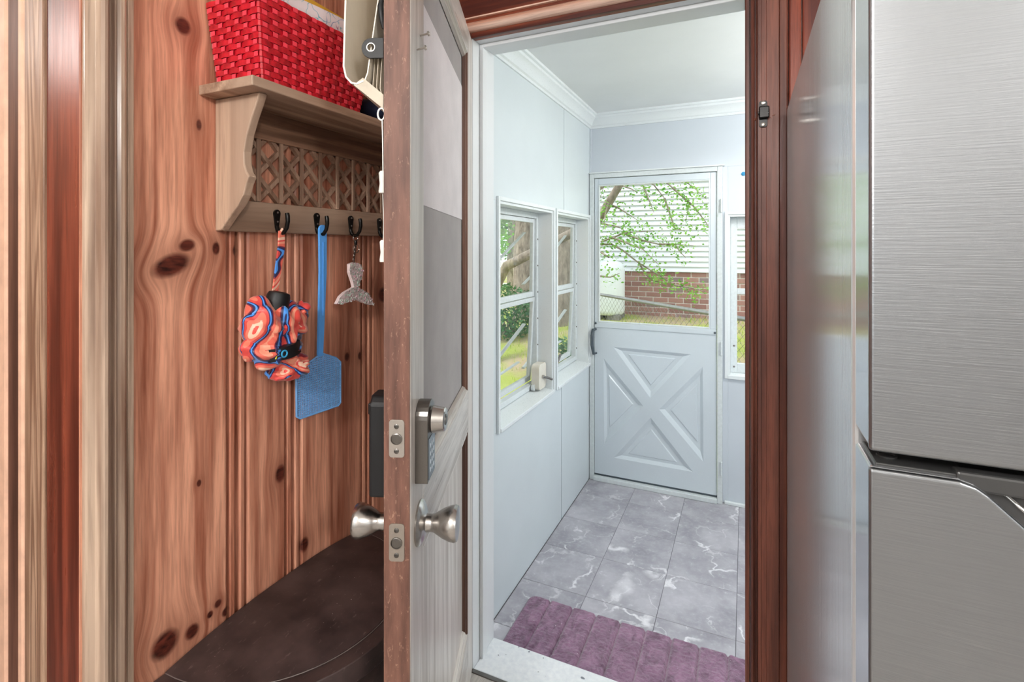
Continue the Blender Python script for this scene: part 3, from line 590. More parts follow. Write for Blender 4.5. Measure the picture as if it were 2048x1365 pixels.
ceiling_lamp('ceiling_lamp', 'added second kitchen ceiling lamp, fill light nearer the pine wall', (-.25, -1.35, ZKC), KITCHEN_W*1.4)  # added fill lamp, reaches the boards behind the open door
ceiling_lamp('ceiling_lamp', 'added unseen porch fill lamp beyond the door casing', (.75, 2.45, ZPC), PORCH_W, col=(1, .985, .96))  # added fill lamp, brightens the porch from out of view
sc0 = thing('wall_lamp', 'small globe wall lamp on the kitchen wall behind the photographer', 'wall lamp', (1.02, -2.8, 1.88))
MB().lathe([(.05, 0), (.05, .015), (.02, .03), (.015, .07)], (1.02, -2.8, 1.88), (0, 1, 0), 20).build('bracket', M['nickel'], sc0, smooth=40)
MB().ellipsoid((1.02, -2.69, 1.90), (.07, .07, .08)).build('globe', lamp('lit_globe', (1, .96, .9), 14), sc0, smooth=180)
ceiling_lamp('ceiling_lamp', 'round ceiling lamp of the side room', (-2.45, -.25, ZKC), HALL_W)

# ================================================================== open kitchen door (local x: hinge to lock edge, local y: outer face normal)
AL = R(21.7); DW, DT = .797, .045
d1 = struct('door_1', 'open whitewashed wooden door with keypad lock and worn brown edge', 'door', (DO0+.002, YW0-.004, .006), -(math.pi/2-AL))
def dl(b, name, mat, parent=d1, bevel=0, **k): return MB().box(*b).build(name, mat, parent, bevel=bevel, local=True, **k)
ZT = 2.022; ZR0, ZR1 = .80, .925; ZTR = 1.945; SW = .098
d1z = .006
dl((.0, SW, -DT, 0, 0, ZT), 'stile', M['door_paint'], bevel=.003)
dl((DW-SW, DW-.0022, -DT, 0, 0, ZT), 'stile', M['door_paint'], bevel=.003)
dl((DW-.0022, DW, -DT+.0005, -.0012, 0.001, ZT-.001), 'worn_edge', M['door_edge'])
for z0, z1 in ((0, .19), (ZR0, ZR1), (ZTR, ZT)): dl((SW, DW-SW, -DT, 0, z0, z1), 'rail', M['door_rail'], bevel=.003)
dl((SW, DW-SW, -.032, -.016, .19, ZR0), 'lower_panel', M['door_paint'])
dl((SW, DW-SW, -.024, -.018, ZR1, 1.44), 'screen_panel', M['shade_grey']); dl((SW, DW-SW, -.024, -.018, 1.84, ZTR), 'screen_panel', M['shade_grey'])
dl((SW, DW-SW, -.0235, -.0165, 1.44, 1.84), 'shade_cloth', M['shade_light'])
# glazing mouldings round both panels
for (z0, z1) in ((.19, ZR0), (ZR1, ZTR)):
    prf = [(0, -.016), (0, -.002), (.004, -.001), (.008, -.006), (.012, -.007), (.016, -.014), (.016, -.016)]
    MB().prism([(SW+a, b) for a, b in prf], 'z', z0, z1).build('moulding', M['mould_brown'], d1, local=True, smooth=30)
    MB().prism([(DW-SW-a, b) for a, b in prf], 'z', z0, z1).build('moulding', M['door_paint'], d1, local=True, smooth=30)
    MB().prism([(b, z1-a) for a, b in prf], 'x', SW+.016, DW-SW-.016).build('moulding', M['door_rail'], d1, local=True, smooth=30)
    MB().prism([(b, z0+a) for a, b in prf], 'x', SW+.016, DW-SW-.016).build('moulding', M['door_rail'], d1, local=True, smooth=30)
# door knobs
def knob(zc, s, y0):
    k = MB().lathe([(.001, .0), (.038, .0), (.0385, .003), (.036, .006), (.026, .011), (.0155, .014), (.0145, .022), (.0155, .028), (.0195, .035), (.0245, .044), (.0290, .056), (.0305, .064), (.0285, .069), (.014, .0703), (.001, .0705)], (DW-.062, y0, zc), (0, s, 0), 36)
    return k.build('door_knob', M['nickel'], d1, local=True, smooth=35)
ZK, ZD = .873-d1z, 1.045-d1z
ko = knob(ZK, 1, 0); ki = knob(ZK, -1, -DT)
MB().lathe([(.004, 0), (.004, .006), (.002, .008)], (DW-.062, -DT-.0705, ZK), (0, -1, 0), 12).build('lock_button', M['nickel'], ki, local=True, smooth=40)
def edge_plate(zc, worn):
    cy = -DT/2; mt = M['worn_plate'] if worn else M['plate']
    p = MB().prism(rrect(cy-.0128, cy+.0128, zc-.031, zc+.031, .005), 'x', DW, DW+.0022).build('latch_plate', mt, d1, local=True, bevel=.0006)
    MB().lathe([(.0095, 0), (.0095, .0028), (.008, .0034), (.0078, .0022), (.0, .0022)], (DW+.0015, cy, zc), (1, 0, 0), 24).build('bolt', M['nickel_dark'], p, local=True, smooth=40)
    for s in (-1, 1):
        MB().lathe([(.0042, 0), (.0042, .0012), (.003, .0018)], (DW+.0018, cy, zc+s*.0205), (1, 0, 0), 16).build('screw', M['nickel_dark'], p, local=True, smooth=40)
        MB().box(DW+.0034, DW+.0038, cy-.003, cy+.003, zc+s*.0205-.0004, zc+s*.0205+.0004).build('screw_slot', M['black_plastic'], p, local=True)
edge_plate(ZD, False); edge_plate(ZK, True)
# keypad deadbolt outside, black housing inside
kx = DW-.062; kz0, kz1 = .955-d1z, 1.092-d1z
kp = [(kx-.030, kz0), (kx+.030, kz0), (kx+.030, kz1-.028)]+[(kx+.030*math.cos(R(a)), kz1-.028+.028*math.sin(R(a))) for a in range(15, 180, 15)]+[(kx-.030, kz1-.028)]
kb = MB().prism(kp, 'y', 0, .022).build('keypad_body', M['nickel_dark'], d1, local=True, bevel=.003)
MB().prism([(kx-.025, kz0+.005), (kx+.025, kz0+.005), (kx+.025, kz1-.062), (kx-.025, kz1-.062)], 'y', .022, .0232).build('keypad_face', M['keypad'], kb, local=True)
for r_ in range(4):
    for c_ in range(3): MB().box(kx-.016+c_*.013, kx-.010+c_*.013, .0232, .0236, kz0+.015+r_*.014, kz0+.022+r_*.014).build('key', M['key_mark'], kb, local=True)
kc = MB().lathe([(.001, 0), (.022, 0), (.024, .004), (.021, .020), (.0205, .024), (.018, .026), (.001, .026)], (kx, .022, ZD+.012), (0, 1, 0), 32).build('key_cylinder', M['nickel'], kb, local=True, smooth=35)
MB().lathe([(.0095, 0), (.0095, .001), (.007, .0014), (.007, .0006), (0, .0006)], (kx, .048, ZD+.012), (0, 1, 0), 20).build('key_face', M['nickel_dark'], kc, local=True, smooth=35)
hz0, hz1 = .925, 1.098
hb = MB().prism([(kx-.030, hz0), (kx+.034, hz0), (kx+.034, hz1-.012), (kx+.022, hz1), (kx-.018, hz1), (kx-.030, hz1-.012)], 'y', -DT-.034, -DT).build('lock_housing', M['black_plastic'], d1, local=True, bevel=.004)
MB().box(kx-.004, kx+.004, -DT-.046, -DT-.034, hz1-.040, hz1-.020).build('thumb_turn', M['black_plastic'], hb, local=True, bevel=.002)
# screws left sticking out of the stile
for u, z in ((DW-.045, 1.70), (DW-.070, 1.735)):
    MB().lathe([(.0045, .016), (.0045, .018), (.0018, .015), (.0016, 0)][::-1], (u, 0, z), (.3, 1, .1), 8).build('loose_screw', M['plate'], d1, local=True)
for z in (.25, 1.0, 1.78): MB().tube([(-.002, -DT-.004, z-.045), (-.002, -DT-.004, z+.045)], .006, 10).build('hinge', M['nickel_dark'], d1, local=True, smooth=50)
# ---- cream shade bundled on the inner side of the door
ds = thing('window_shade', 'cream folded window shade with black eyelet tab hanging inside the open door', 'window shade', (d1.location.x, d1.location.y, d1.location.z), d1.rotation_euler.z)
u0, u1, yi = .36, DW-.008, -DT-.002
def sheet(pts, th): # a bent sheet: outline offset to a thickness
    out = []
    for i, p in enumerate(pts):
        a = Vector(pts[max(i-1, 0)]); b = Vector(pts[min(i+1, len(pts)-1)]); t = (b-a).normalized(); out.append((p[0]-t.y*th, p[1]+t.x*th))
    return list(pts)+out[::-1]
fl_ = [(yi-.066, 2.02), (yi-.066, 1.80), (yi-.069, 1.70), (yi-.070, 1.66), (yi-.066, 1.642), (yi-.056, 1.631), (yi-.046, 1.629), (yi-.034, 1.634)]
MB().prism(sheet(fl_, .003), 'x', u0, u1).build('outer_flap', M['cream'], ds, local=True, smooth=40)
MB().prism(sheet([(yi-.034, 1.634), (yi-.028, 1.650), (yi-.018, 1.72), (yi-.006, 1.80), (yi-.003, 2.0)], .002), 'x', u0, u1-.004).build('inner_flap', M['cream'], ds, local=True, smooth=40)
MB().prism([(yi-.052, 1.629), (yi-.001, 1.588), (yi-.001, 1.612), (yi-.036, 1.641)], 'x', u0, u1-.001).build('bottom_rail', M['cream_pleat'], ds, local=True, smooth=40)
for i in range(4):
    yy = yi-.006-.0075*i
    MB().prism(sheet([(yy, 1.615+.004*i), (yy-.003, 1.625+.004*i), (yy-.001, 1.66), (yy+.003-.001*i, 1.70)], .0012), 'x', u0, u1-.010-.004*i).build('pleat', M['cream_pleat'], ds, local=True, smooth=50)
tabp = [(yi, 1.672), (yi, 1.706), (yi-.020, 1.706)]+[(yi-.020+.017*math.cos(R(a)), 1.689+.017*math.sin(R(a))) for a in range(105, 270, 15)]+[(yi-.020, 1.672)]
hole = [(yi-.021+.0065*math.cos(R(a)), 1.690+.0065*math.sin(R(a))) for a in range(0, 360, 30)]
MB().prism(tabp, 'x', u1-.001, u1+.003, holes=[hole]).build('eyelet_tab', M['black_plastic'], ds, local=True, bevel=.0006)
MB().tube([(u1+.003, yi-.021+.0068*math.cos(R(a)), 1.690+.0068*math.sin(R(a))) for a in range(0, 360, 20)], .0012, 6, closed=True).build('eyelet_ring', M['chrome'], ds, local=True, smooth=50)
MB().tube([(u1-.0, yi-.002, 1.775), (u1+.003, yi-.005, 1.758), (u1+.003, yi-.003, 1.738), (u1, yi-.001, 1.722)], [.003, .005, .0045, .002], 8).build('strap_end', M['black_plastic'], ds, local=True, smooth=50)
MB().tube([(u1-.004, yi-.0055+.006*math.cos(R(a)), 1.580+.010*math.sin(R(a))) for a in range(0, 360, 24)], .0016, 6, closed=True).build('cord_ring', M['white_plastic'], ds, local=True, smooth=50)
MB().tube([(u1-.004, yi-.004, 1.571), (u1-.004, yi-.003, 1.53), (u1-.004, yi-.0025, 1.482)], .0012, 6).build('cord', M['white_plastic'], ds, local=True)
def tassel(yc, zt):
    m = MB().lathe([(.004, 0), (.0062, -.003), (.0055, -.015), (.0048, -.021), (.0065, -.034), (.006, -.037), (.003, -.037)], (u1-.004, yc, zt), (0, 0, 1), 14); return m.build('tassel', M['white_plastic'], ds, local=True, smooth=40)
tassel(yi-.0035, 1.484); tassel(yi-.002, 1.368)
MB().tube([(u1-.004, yi-.003, 1.448), (u1-.006, yi-.002, 1.40), (u1-.004, yi-.002, 1.367)], .0009, 5).build('cord', M['white_plastic'], ds, local=True)

# ================================================================== refrigerator
FX0, FX1, FYF, FYB = .0917, .83, .497, 1.385
fr = thing('refrigerator', 'brushed steel top-freezer refrigerator right of the doorway', 'refrigerator', ((FX0+FX1)/2, (FYF+FYB)/2, 0))
box('body', (FX0, FX1, FYF+.072, FYB, .02, 1.697), M['fridge_side'], fr, .005, seg=3)
box('gasket', (FX0+.012, FX1-.012, FYF+.0635, FYF+.072, .09, 1.68), M['black_plastic'], fr)
def slab(name, pts, parent):
    return MB().prism(pts, 'y', FYF+.006, FYF+.0635).build(name, M['fridge_edge'], parent, bevel=.003, seg=3)
def skin(pts, x0, parent):
    # steel face: front sheet wrapped a little round the left and right edge, gently crowned
    zs = sorted(set(p[1] for p in pts)); return None
fz = slab('freezer_door', [(FX0+.001, 1.196), (FX1-.001, 1.196), (FX1-.001, 1.694), (FX0+.001, 1.694)], fr)
def face(name, pts, parent): return MB().prism(pts, 'y', FYF, FYF+.0065).build(name, M['steel'], parent, bevel=.0045, seg=4)
face('steel_face', [(FX0, 1.195), (FX1, 1.195), (FX1, 1.695), (FX0, 1.695)], fz)
zt = 1.181
sc_ = [(FX0, .10), (FX1, .10), (FX1, zt), (.58, zt), (.52, 1.128), (.226, 1.128), (.212, 1.1305), (.1665, 1.1735), (.160, 1.178), (.150, zt), (FX0, zt)]
ld = slab('lower_door', [(x+(.001 if x == FX0 else -.001 if x == FX1 else 0), z) for x, z in sc_], fr)
face('steel_face', sc_, ld)
box('top_cap', (FX0+.006, .158, FYF+.010, FYF+.062, zt-.004, zt+.0022), M['fridge_dark'], ld, .001)
box('handle_pocket', (.15, .60, FYF+.020, FYF+.066, 1.06, 1.176), M['fridge_dark'], ld)
box('handle_grip', (.150, .60, FYF+.008, FYF+.021, 1.172, 1.186), M['fridge_dark'], fz, .002)
MB().tube([(.196, FYF+.012, 1.158), (.178, FYF+.014, 1.174), (.54, FYF+.014, 1.174)], .0018, 6).build('grip_rim', M['nickel'], ld)
MB().lathe([(.0075, 0), (.0075, .0012), (.0055, .0016), (.0055, .0008), (.0, .0008)], (FX0+.018, FYF+.030, zt+.0022), (0, 0, 1), 24).build('hinge_cap', M['fridge_dark'], ld, smooth=40)
box('kick_plate', (FX0+.01, FX1-.01, FYF+.03, FYF+.07, .02, .095), M['fridge_dark'], fr)
for x in (FX0+.05, FX1-.05):
    for yy in (FYF+.12, FYB-.08): MB().lathe([(.02, 0), (.02, .02)], (x, yy, 0), (0, 0, 1), 12).build('foot', M['black_plastic'], fr)

# ================================================================== latch remains on the right casing
lk = thing('latch_strike', 'black two-screw latch keeper screwed to the splintered right casing', 'latch', PY(1527, 240, YW0-.018))
p0 = PY(1527, 226, YW0-.018); yb = YW0-.0175
MB().prism(rrect(p0.x-.010, p0.x+.0085, p0.z-.036, p0.z+.030, .006), 'y', yb-.004, yb).build('base_plate', M['latch_black'], lk, bevel=.001)
MB().box(p0.x-.011, p0.x+.013, yb-.016, yb-.003, p0.z-.016, p0.z+.014).build('keeper', M['latch_black'], lk, bevel=.003)
MB().tube([(p0.x-.012, yb-.010, p0.z-.002), (p0.x+.012, yb-.012, p0.z-.004)], .0045, 10).build('pin', M['latch_black'], lk, smooth=50)
for z in (.024, -.030): MB().lathe([(.0052, 0), (.0048, .003), (.0028, .0036), (.0024, .0022), (0, .0022)], (p0.x-.001, yb-.004, p0.z+z), (0, -1, 0), 18).build('screw', M['chrome'], lk, smooth=40)
for k in range(14):
    a = random.uniform(0, 6.28); x = p0.x+random.uniform(-.022, .026); z = p0.z+random.uniform(-.018, .012)
    MB().tube([(x, yb+.001, z), (x+.007*math.cos(a), yb-.004, z+.007*math.sin(a))], [.0016, .0004], 5).build('splinter', M['splinter'], lk)

# ================================================================== wall shelf with lattice and hooks
SY0, SY1 = .635, 1.300; BY0, BY1 = .668, 1.262; SZ0, SZ1 = 1.653, 1.672
sh = thing('hook_shelf', 'rustic wooden wall shelf with lattice back and coat hooks', 'shelf', (XL, (SY0+SY1)/2, 1.394))
box('top_board', (XL+.001, -.802, SY0, SY1, SZ0, SZ1), M['shelf'], sh, .002)
prof = [(XL+.001, 1.394), (XL+.018, 1.396), (XL+.030, 1.408), (XL+.046, 1.424), (XL+.066, 1.442), (XL+.082, 1.462), (XL+.090, 1.485), (XL+.097, 1.497), (XL+.090, 1.505), (XL+.084, 1.520), (XL+.083, 1.545), (XL+.090, 1.575), (XL+.103, 1.606), (XL+.118, 1.635), (XL+.126, 1.6525), (XL+.001, 1.6525)]
for yb_ in (BY0, BY1-.018): MB().prism(prof, 'y', yb_, yb_+.018).build('side_bracket', M['shelf_z'], sh, bevel=.0025)
box('upper_rail', (XL+.001, XL+.016, BY0+.018, BY1-.018, 1.592, 1.6525), M['shelf_dark'], sh, .001)
box('hook_rail', (XL+.001, XL+.018, BY0+.006, BY1-.006, 1.394, 1.458), M['shelf'], sh, .002)
vy = [.699+.0572*i for i in range(11)]
for v_ in vy:
    if BY0+.02 < v_ < BY1-.022: box('lattice_slat', (XL+.012, XL+.0165, v_-.0045, v_+.0045, 1.459, 1.5915), M['lattice'], sh, .0006)
def diag(s, c):
    # diagonal slat  y = c + s*(z-1.4585), clipped to the opening
    za, zb = 1.459, 1.5915; ya, yb2 = BY0+.0185, BY1-.0185; pts = []
    z0 = za; z1 = zb
    for lim in (ya, yb2):
        zc = za+(lim-c)/s
        if (s > 0) == (lim == ya): z0 = max(z0, zc)
        else: z1 = min(z1, zc)
    if z1-z0 < .012: return
    P = lambda z: c+s*(z-za); w = .0062
    MB().prism([(P(z0)-w, z0), (P(z0)+w, z0), (P(z1)+w, z1), (P(z1)-w, z1)], 'x', XL+.001, XL+(.0110 if s > 0 else .0118)).build('lattice_slat', M['lattice'], sh)
for i in range(-4, 13): diag(1.0, .7276-.0286+.0572*i); diag(-1.0, .7276-.0286+.0572*i+.0)
hooks = []
def hook(yc):
    x0 = XL+.018; zb = 1.432
    plate = [(yc+.0085*math.cos(R(a)), zb+.004+.0085*math.sin(R(a))) for a in range(0, 181, 20)]+[(yc-.0045, zb-.022), (yc-.0035, zb-.030), (yc+.0035, zb-.030), (yc+.0045, zb-.022)]
    h = MB().prism(plate, 'x', x0, x0+.0045).build('coat_hook', M['black_metal'], sh, bevel=.0012)
    MB().tube([(x0+.002, yc, zb-.024), (x0+.006, yc, zb-.034), (x0+.014, yc, zb-.040), (x0+.024, yc, zb-.038), (x0+.032, yc, zb-.028), (x0+.0355, yc, zb-.014), (x0+.0345, yc, zb-.002), (x0+.033, yc, zb+.004)], [.005, .0048, .0046, .0044, .0044, .0046, .005, .0045], 10).build('prong', M['black_metal'], h, smooth=60)
    for z in (.006, -.014): MB().lathe([(.0026, 0), (.0024, .001), (0, .0016)], (x0+.0045, yc, zb+z), (1, 0, 0), 10).build('screw', M['nickel'], h, smooth=50)
HY_ = [.797, .911, 1.026, 1.140]
for y_ in HY_: hook(y_)
HX = XL+.018+.018   # where things hang in a hook

# ---- umbrella on the first hook
um = thing('umbrella', 'folded coral and blue swirl-patterned umbrella hanging by its strap', 'umbrella', (XL+.05, .80, 1.12))
ux = XL+.050
cu = lambda px, py, dx=0: PX(px, py, ux+dx)
top = Vector((HX, HY_[0], 1.396)); bot = cu(557, 590)
MB().prism([(top.y-.008, top.z+.002), (top.y+.007, top.z+.002), (top.y+.007, 1.36), (bot.y+.010, bot.z), (bot.y-.004, bot.z), (top.y-.010, 1.36)], 'x', HX-.003, HX+.001).build('wrist_strap', M['swirl'], um, bevel=.001)
MB().tube([top+Vector((0, -.006, -.004)), top+Vector((0, 0, .006)), top+Vector((0, .006, -.004))], .003, 6).build('strap_loop', M['swirl'], um)
hc_ = cu(555, 602); MB().lathe([(.012, .020), (.021, .017), (.0235, .010), (.0245, -.006), (.0235, -.019), (.016, -.020)], hc_, (.10, .22, 1), 28).build('handle_cap', M['black_plastic'], um, smooth=50)
lg = cu(570, 601, .024); MB().box(lg.x-.003, lg.x-.0015, lg.y-.003, lg.y+.004, lg.z-.005, lg.z+.005).build('cap_mark', M['key_mark'], um)
random.seed(11)
def crumple(seed, folds, amp):
    def fn(d, ph, th):
        a = math.atan2(d.z, d.y); n = mnoise.noise(Vector((d.x*1.7+seed, d.y*1.7, d.z*1.7)))
        return 1+amp*math.sin(folds*a+seed*2+2.2*n)*(.4+.6*abs(d.x))+.30*n
    return fn
mb = MB(); k = 1.13e-3
for (px, py, w, h, an, dx, sd_, fo) in ((568, 652, 46, 48, -.15, .002, 1.3, 5), (524, 655, 36, 52, .35, .0, 4.1, 4), (515, 690, 30, 34, -.5, -.004, 5.2, 4), (536, 708, 40, 26, -.35, .003, 7.7, 5), (578, 732, 38, 30, .25, .002, 9.4, 6), (560, 700, 40, 34, 0, -.002, 3.3, 5), (598, 625, 15, 24, -.5, .0, 2.2, 3), (520, 628, 20, 18, .4, .006, 6.1, 4), (560, 748, 20, 12, .1, .004, 8.3, 4)):
    mb.ellipsoid(cu(px, py, dx), (.036 if w > 30 else .022, w*k*1.35*.72, h*k*.95), 40, 24, crumple(sd_, fo, .15), Matrix.Rotation(an, 3, 'X'))
mb.build('canopy', M['swirl'], um, smooth=180)
ba, bb = cu(542, 714, .036), cu(604, 692, .036)
nb = 10; pts = []
for i in range(nb+1):
    t = i/nb; p = ba.lerp(bb, t); p.x += .016*math.sin(math.pi*t)-.004; pts.append(p)
m = MB(); hw_ = .013
m.add([p+Vector((0, -.002, hw_)) for p in pts]+[p+Vector((0, .002, -hw_)) for p in pts]+[p+Vector((-.030, -.002, hw_)) for p in pts]+[p+Vector((-.030, .002, -hw_)) for p in pts],
      [(i, i+1, i+nb+2, i+nb+1) for i in range(nb)]+[(i, i+1, i+2*nb+3, i+2*nb+2) for i in range(nb)]+[(i+nb+1, i+nb+2, i+3*nb+4, i+3*nb+3) for i in range(nb)])
st_ = m.build('closure_strap', M['black_plastic'], um, smooth=60)
c = pts[3]+Vector((.0015, 0, 0)); MB().tube([c+Vector((0, .0065*math.cos(R(a)), .0065*math.sin(R(a)))) for a in range(0, 360, 20)], .0018, 6, closed=True).build('letter', plain('letter_blue', srgb(60, 170, 220), .5), st_, smooth=60)
c = pts[1]+Vector((.003, 0, -.001)); MB().tube([c+Vector((0, -.005, .004)), c+Vector((.0, .004, .006)), c+Vector((0, .0, -.006))], .0015, 6).build('letter', plain('letter_yellow', srgb(220, 220, 50), .5), st_)

# ---- blue fly swatter on the second hook
fs = thing('fly_swatter', 'blue plastic fly swatter hanging from the second hook', 'fly swatter', (HX, HY_[1], .92))
sx = HX+.002
hw1 = [PX(626, 460, sx), PX(646, 460, sx), PX(649, 700, sx), PX(634, 700, sx)]
ytop = HY_[1]; zt_ = 1.408; SB = PX(640, 709, sx)
hpts = [(ytop-.0115, zt_-.010)]+[(ytop+.0115*-math.cos(R(a)), zt_-.004+.0115*math.sin(R(a))) for a in range(0, 181, 20)]+[(ytop+.0115, zt_-.010), (ytop+.0110, 1.30), (SB.y+.0075, SB.z-.004), (SB.y-.0075, SB.z-.004), (ytop-.0100, 1.30)]
slot = [(ytop+.0075*math.cos(R(a)), 1.3935+.0042*math.sin(R(a))) for a in range(0, 360, 30)]
MB().prism(hpts, 'x', sx-.003, sx+.003, holes=[slot]).build('handle', M['blue'], fs, bevel=.0012)
MB().box(sx+.003, sx+.0045, ytop-.0022, ytop+.0026, 1.20, 1.375).build('handle_rib', M['blue'], fs, bevel=.0008)
pad = [(lambda q: (q.y, q.z))(PX(px, py, sx)) for px, py in ((643, 707), (672, 716), (681, 724), (681, 806), (676, 812), (600, 838), (593, 834), (592, 745))]
def clip_line(poly, axis, c):
    hit = []
    for i in range(len(poly)):
        a, b = poly[i], poly[(i+1) % len(poly)]
        if (a[axis]-c)*(b[axis]-c) < 0: t = (c-a[axis])/(b[axis]-a[axis]); hit.append(a[1-axis]+(b[1-axis]-a[1-axis])*t)
    return (min(hit), max(hit)) if len(hit) >= 2 else None
m = MB(); pit = .0051; bw = .00092
y0, y1 = min(p[0] for p in pad), max(p[0] for p in pad); z0, z1 = min(p[1] for p in pad), max(p[1] for p in pad)
yy = y0+pit
while yy < y1:
    h = clip_line(pad, 0, yy)
    if h: m.box(sx-.0012, sx+.0012, yy-bw, yy+bw, *h)
    yy += pit
zz = z0+pit
while zz < z1:
    h = clip_line(pad, 1, zz)
    if h: m.box(sx-.0011, sx+.0011, h[0], h[1], zz-bw, zz+bw)
    zz += pit
m.build('paddle_mesh', M['blue_mesh'], fs)
MB().tube([(sx, p[0], p[1]) for p in pad], .0022, 8, closed=True).build('paddle_rim', M['blue_mesh'], fs, smooth=50)

# ---- mermaid tail keyring on the third hook
mt = thing('keyring', 'iridescent sequin mermaid-tail keyring hanging from the third hook', 'keyring', (HX, HY_[2], 1.20))
kx_ = HX+.001; zc = lambda x, y: (lambda q: (q.y, q.z))(PX(520+x/6.5, 410+y/6.5, kx_))
out = [zc(*p) for p in ((1150, 770), (1200, 750), (1290, 765), (1330, 850), (1318, 940), (1268, 1070), (1390, 1145), (1440, 1220), (1472, 1302), (1400, 1300), (1310, 1268), (1225, 1230), (1130, 1272), (1050, 1292), (978, 1292), (1030, 1190), (1090, 1135), (1205, 1070), (1190, 1000), (1150, 880))]
MB().prism(out, 'x', kx_-.006, kx_+.004).build('tail', M['tail_cloth'], mt, bevel=.003, seg=3)
def inside(p, poly):
    r = False
    for i in range(len(poly)):
        a, b = poly[i], poly[i-1]
        if (a[1] > p[1]) != (b[1] > p[1]) and p[0] < (b[0]-a[0])*(p[1]-a[1])/(b[1]-a[1])+a[0]: r = not r
    return r
m = MB(); random.seed(3); cnt = 0
ys_ = [p[0] for p in out]; zs_ = [p[1] for p in out]
while cnt < 420:
    p = (random.uniform(min(ys_), max(ys_)), random.uniform(min(zs_), max(zs_)))
    if not inside(p, out): continue
    ax = Vector((1, random.uniform(-.5, .5), random.uniform(-.5, .5))); u = ax.orthogonal().normalized(); w = ax.normalized().cross(u); o = Vector((kx_+.0045+random.uniform(0, .001), p[0], p[1])); r = .0021
    m.add([o+(u*math.cos(R(60*i))+w*math.sin(R(60*i)))*r for i in range(6)], [(0, 1, 2, 3, 4, 5)]); cnt += 1
m.build('sequins', M['sequin'], mt, kind='stuff', normals=False)
cr = (HY_[2], 1.386)
MB().tube([(HX, HY_[2]+.0085*math.cos(R(a)), 1.386+.0085*math.sin(R(a))) for a in range(0, 360, 20)], .0012, 6, closed=True).build('split_ring', M['chrome'], mt, smooth=60)
kt = Vector((kx_, out[1][0]+.004, out[1][1])); ktop = Vector((kx_, HY_[2], 1.377))
MB().lathe([(.0028, .004), (.004, 0), (.004, -.006), (.002, -.010)], ktop, (0, 0, 1), 12).build('swivel', M['black_metal'], mt, smooth=40)
c2 = ktop+Vector((0, .001, -.018)); MB().tube([c2+Vector((0, .011*math.cos(R(a)), .011*math.sin(R(a)))) for a in range(0, 360, 20)], .0011, 6, closed=True).build('split_ring', M['chrome'], mt, smooth=60)
n = 9
for i in range(n):
    p = (ktop+Vector((0, 0, -.008))).lerp(kt, (i+.5)/n); e = Vector((0, 1, 0)) if i % 2 else Vector((1, 0, 0)); hh = (ktop.z-.008-kt.z)/n*.72
    MB().tube([p+e*.0024*math.cos(R(a))+Vector((0, 0, hh*math.sin(R(a)))) for a in range(0, 360, 36)], .0012, 5, closed=True).build('chain_link', M['nickel_dark'], mt)

# ---- red woven basket on the shelf
bk = thing('basket', 'bright red woven paper-strip basket on top of the hook shelf', 'basket', (-.875, .80, SZ1))
BZ0, BZ1 = SZ1+.001, 1.832
def ring(t): # plan of the basket at height fraction t
    return (-.940-.004*t, -.816+.014*t, .667-.022*t, .930+.030*t)
def perim(t, n_per=None):
    x0, x1, y0, y1 = ring(t); pts = []
    r = .010
    for a, b in (((x0+r, y0), (x1-r, y0)), ((x1, y0+r), (x1, y1-r)), ((x1-r, y1), (x0+r, y1)), ((x0, y1-r), (x0, y0+r))): pts.append((a, b))
    return pts
ns = (6, 13); NZ = 15; rowh = (BZ1-BZ0)/NZ
def bpoint(side, s, t, off):
    x0, x1, y0, y1 = ring(t)
    if side == 0: return Vector((x0+(x1-x0)*s, y0-off, 0))
    if side == 1: return Vector((x1+off, y0+(y1-y0)*s, 0))
    if side == 2: return Vector((x1-(x1-x0)*s, y1+off, 0))
    return Vector((x0-off*.3, y1-(y1-y0)*s, 0))
for r_ in range(NZ):
    t = (r_+.5)/NZ; z = BZ0+(r_+.5)*rowh; hh = rowh*.485; path = []
    g = 0
    for side in range(4):
        cnt = ns[0] if side % 2 == 0 else ns[1]
        for i in range(cnt*6):
            s_ = (i+.5)/(cnt*6); ph = (g+(i+.5)/6-.5); path.append(bpoint(side, s_, t, .0016*math.cos(math.pi*(ph+r_)) if .02 < s_ < .98 else .001))
        g += cnt
    n_ = len(path); m = MB(); vs = []
    cen = Vector((-.876, .80, 0))
    for p in path:
        inn = (cen-p).normalized()*.0009
        vs += [Vector((p.x, p.y, z-hh)), Vector((p.x, p.y, z+hh)), Vector((p.x+inn.x, p.y+inn.y, z+hh)), Vector((p.x+inn.x, p.y+inn.y, z-hh))]
    fc = []
    for i in range(n_):
        j = (i+1) % n_
        for k_ in range(4): l_ = (k_+1) % 4; fc.append((i*4+k_, i*4+l_, j*4+l_, j*4+k_))
    m.add(vs, fc).build('weaver', M['red'], bk)
g = 0
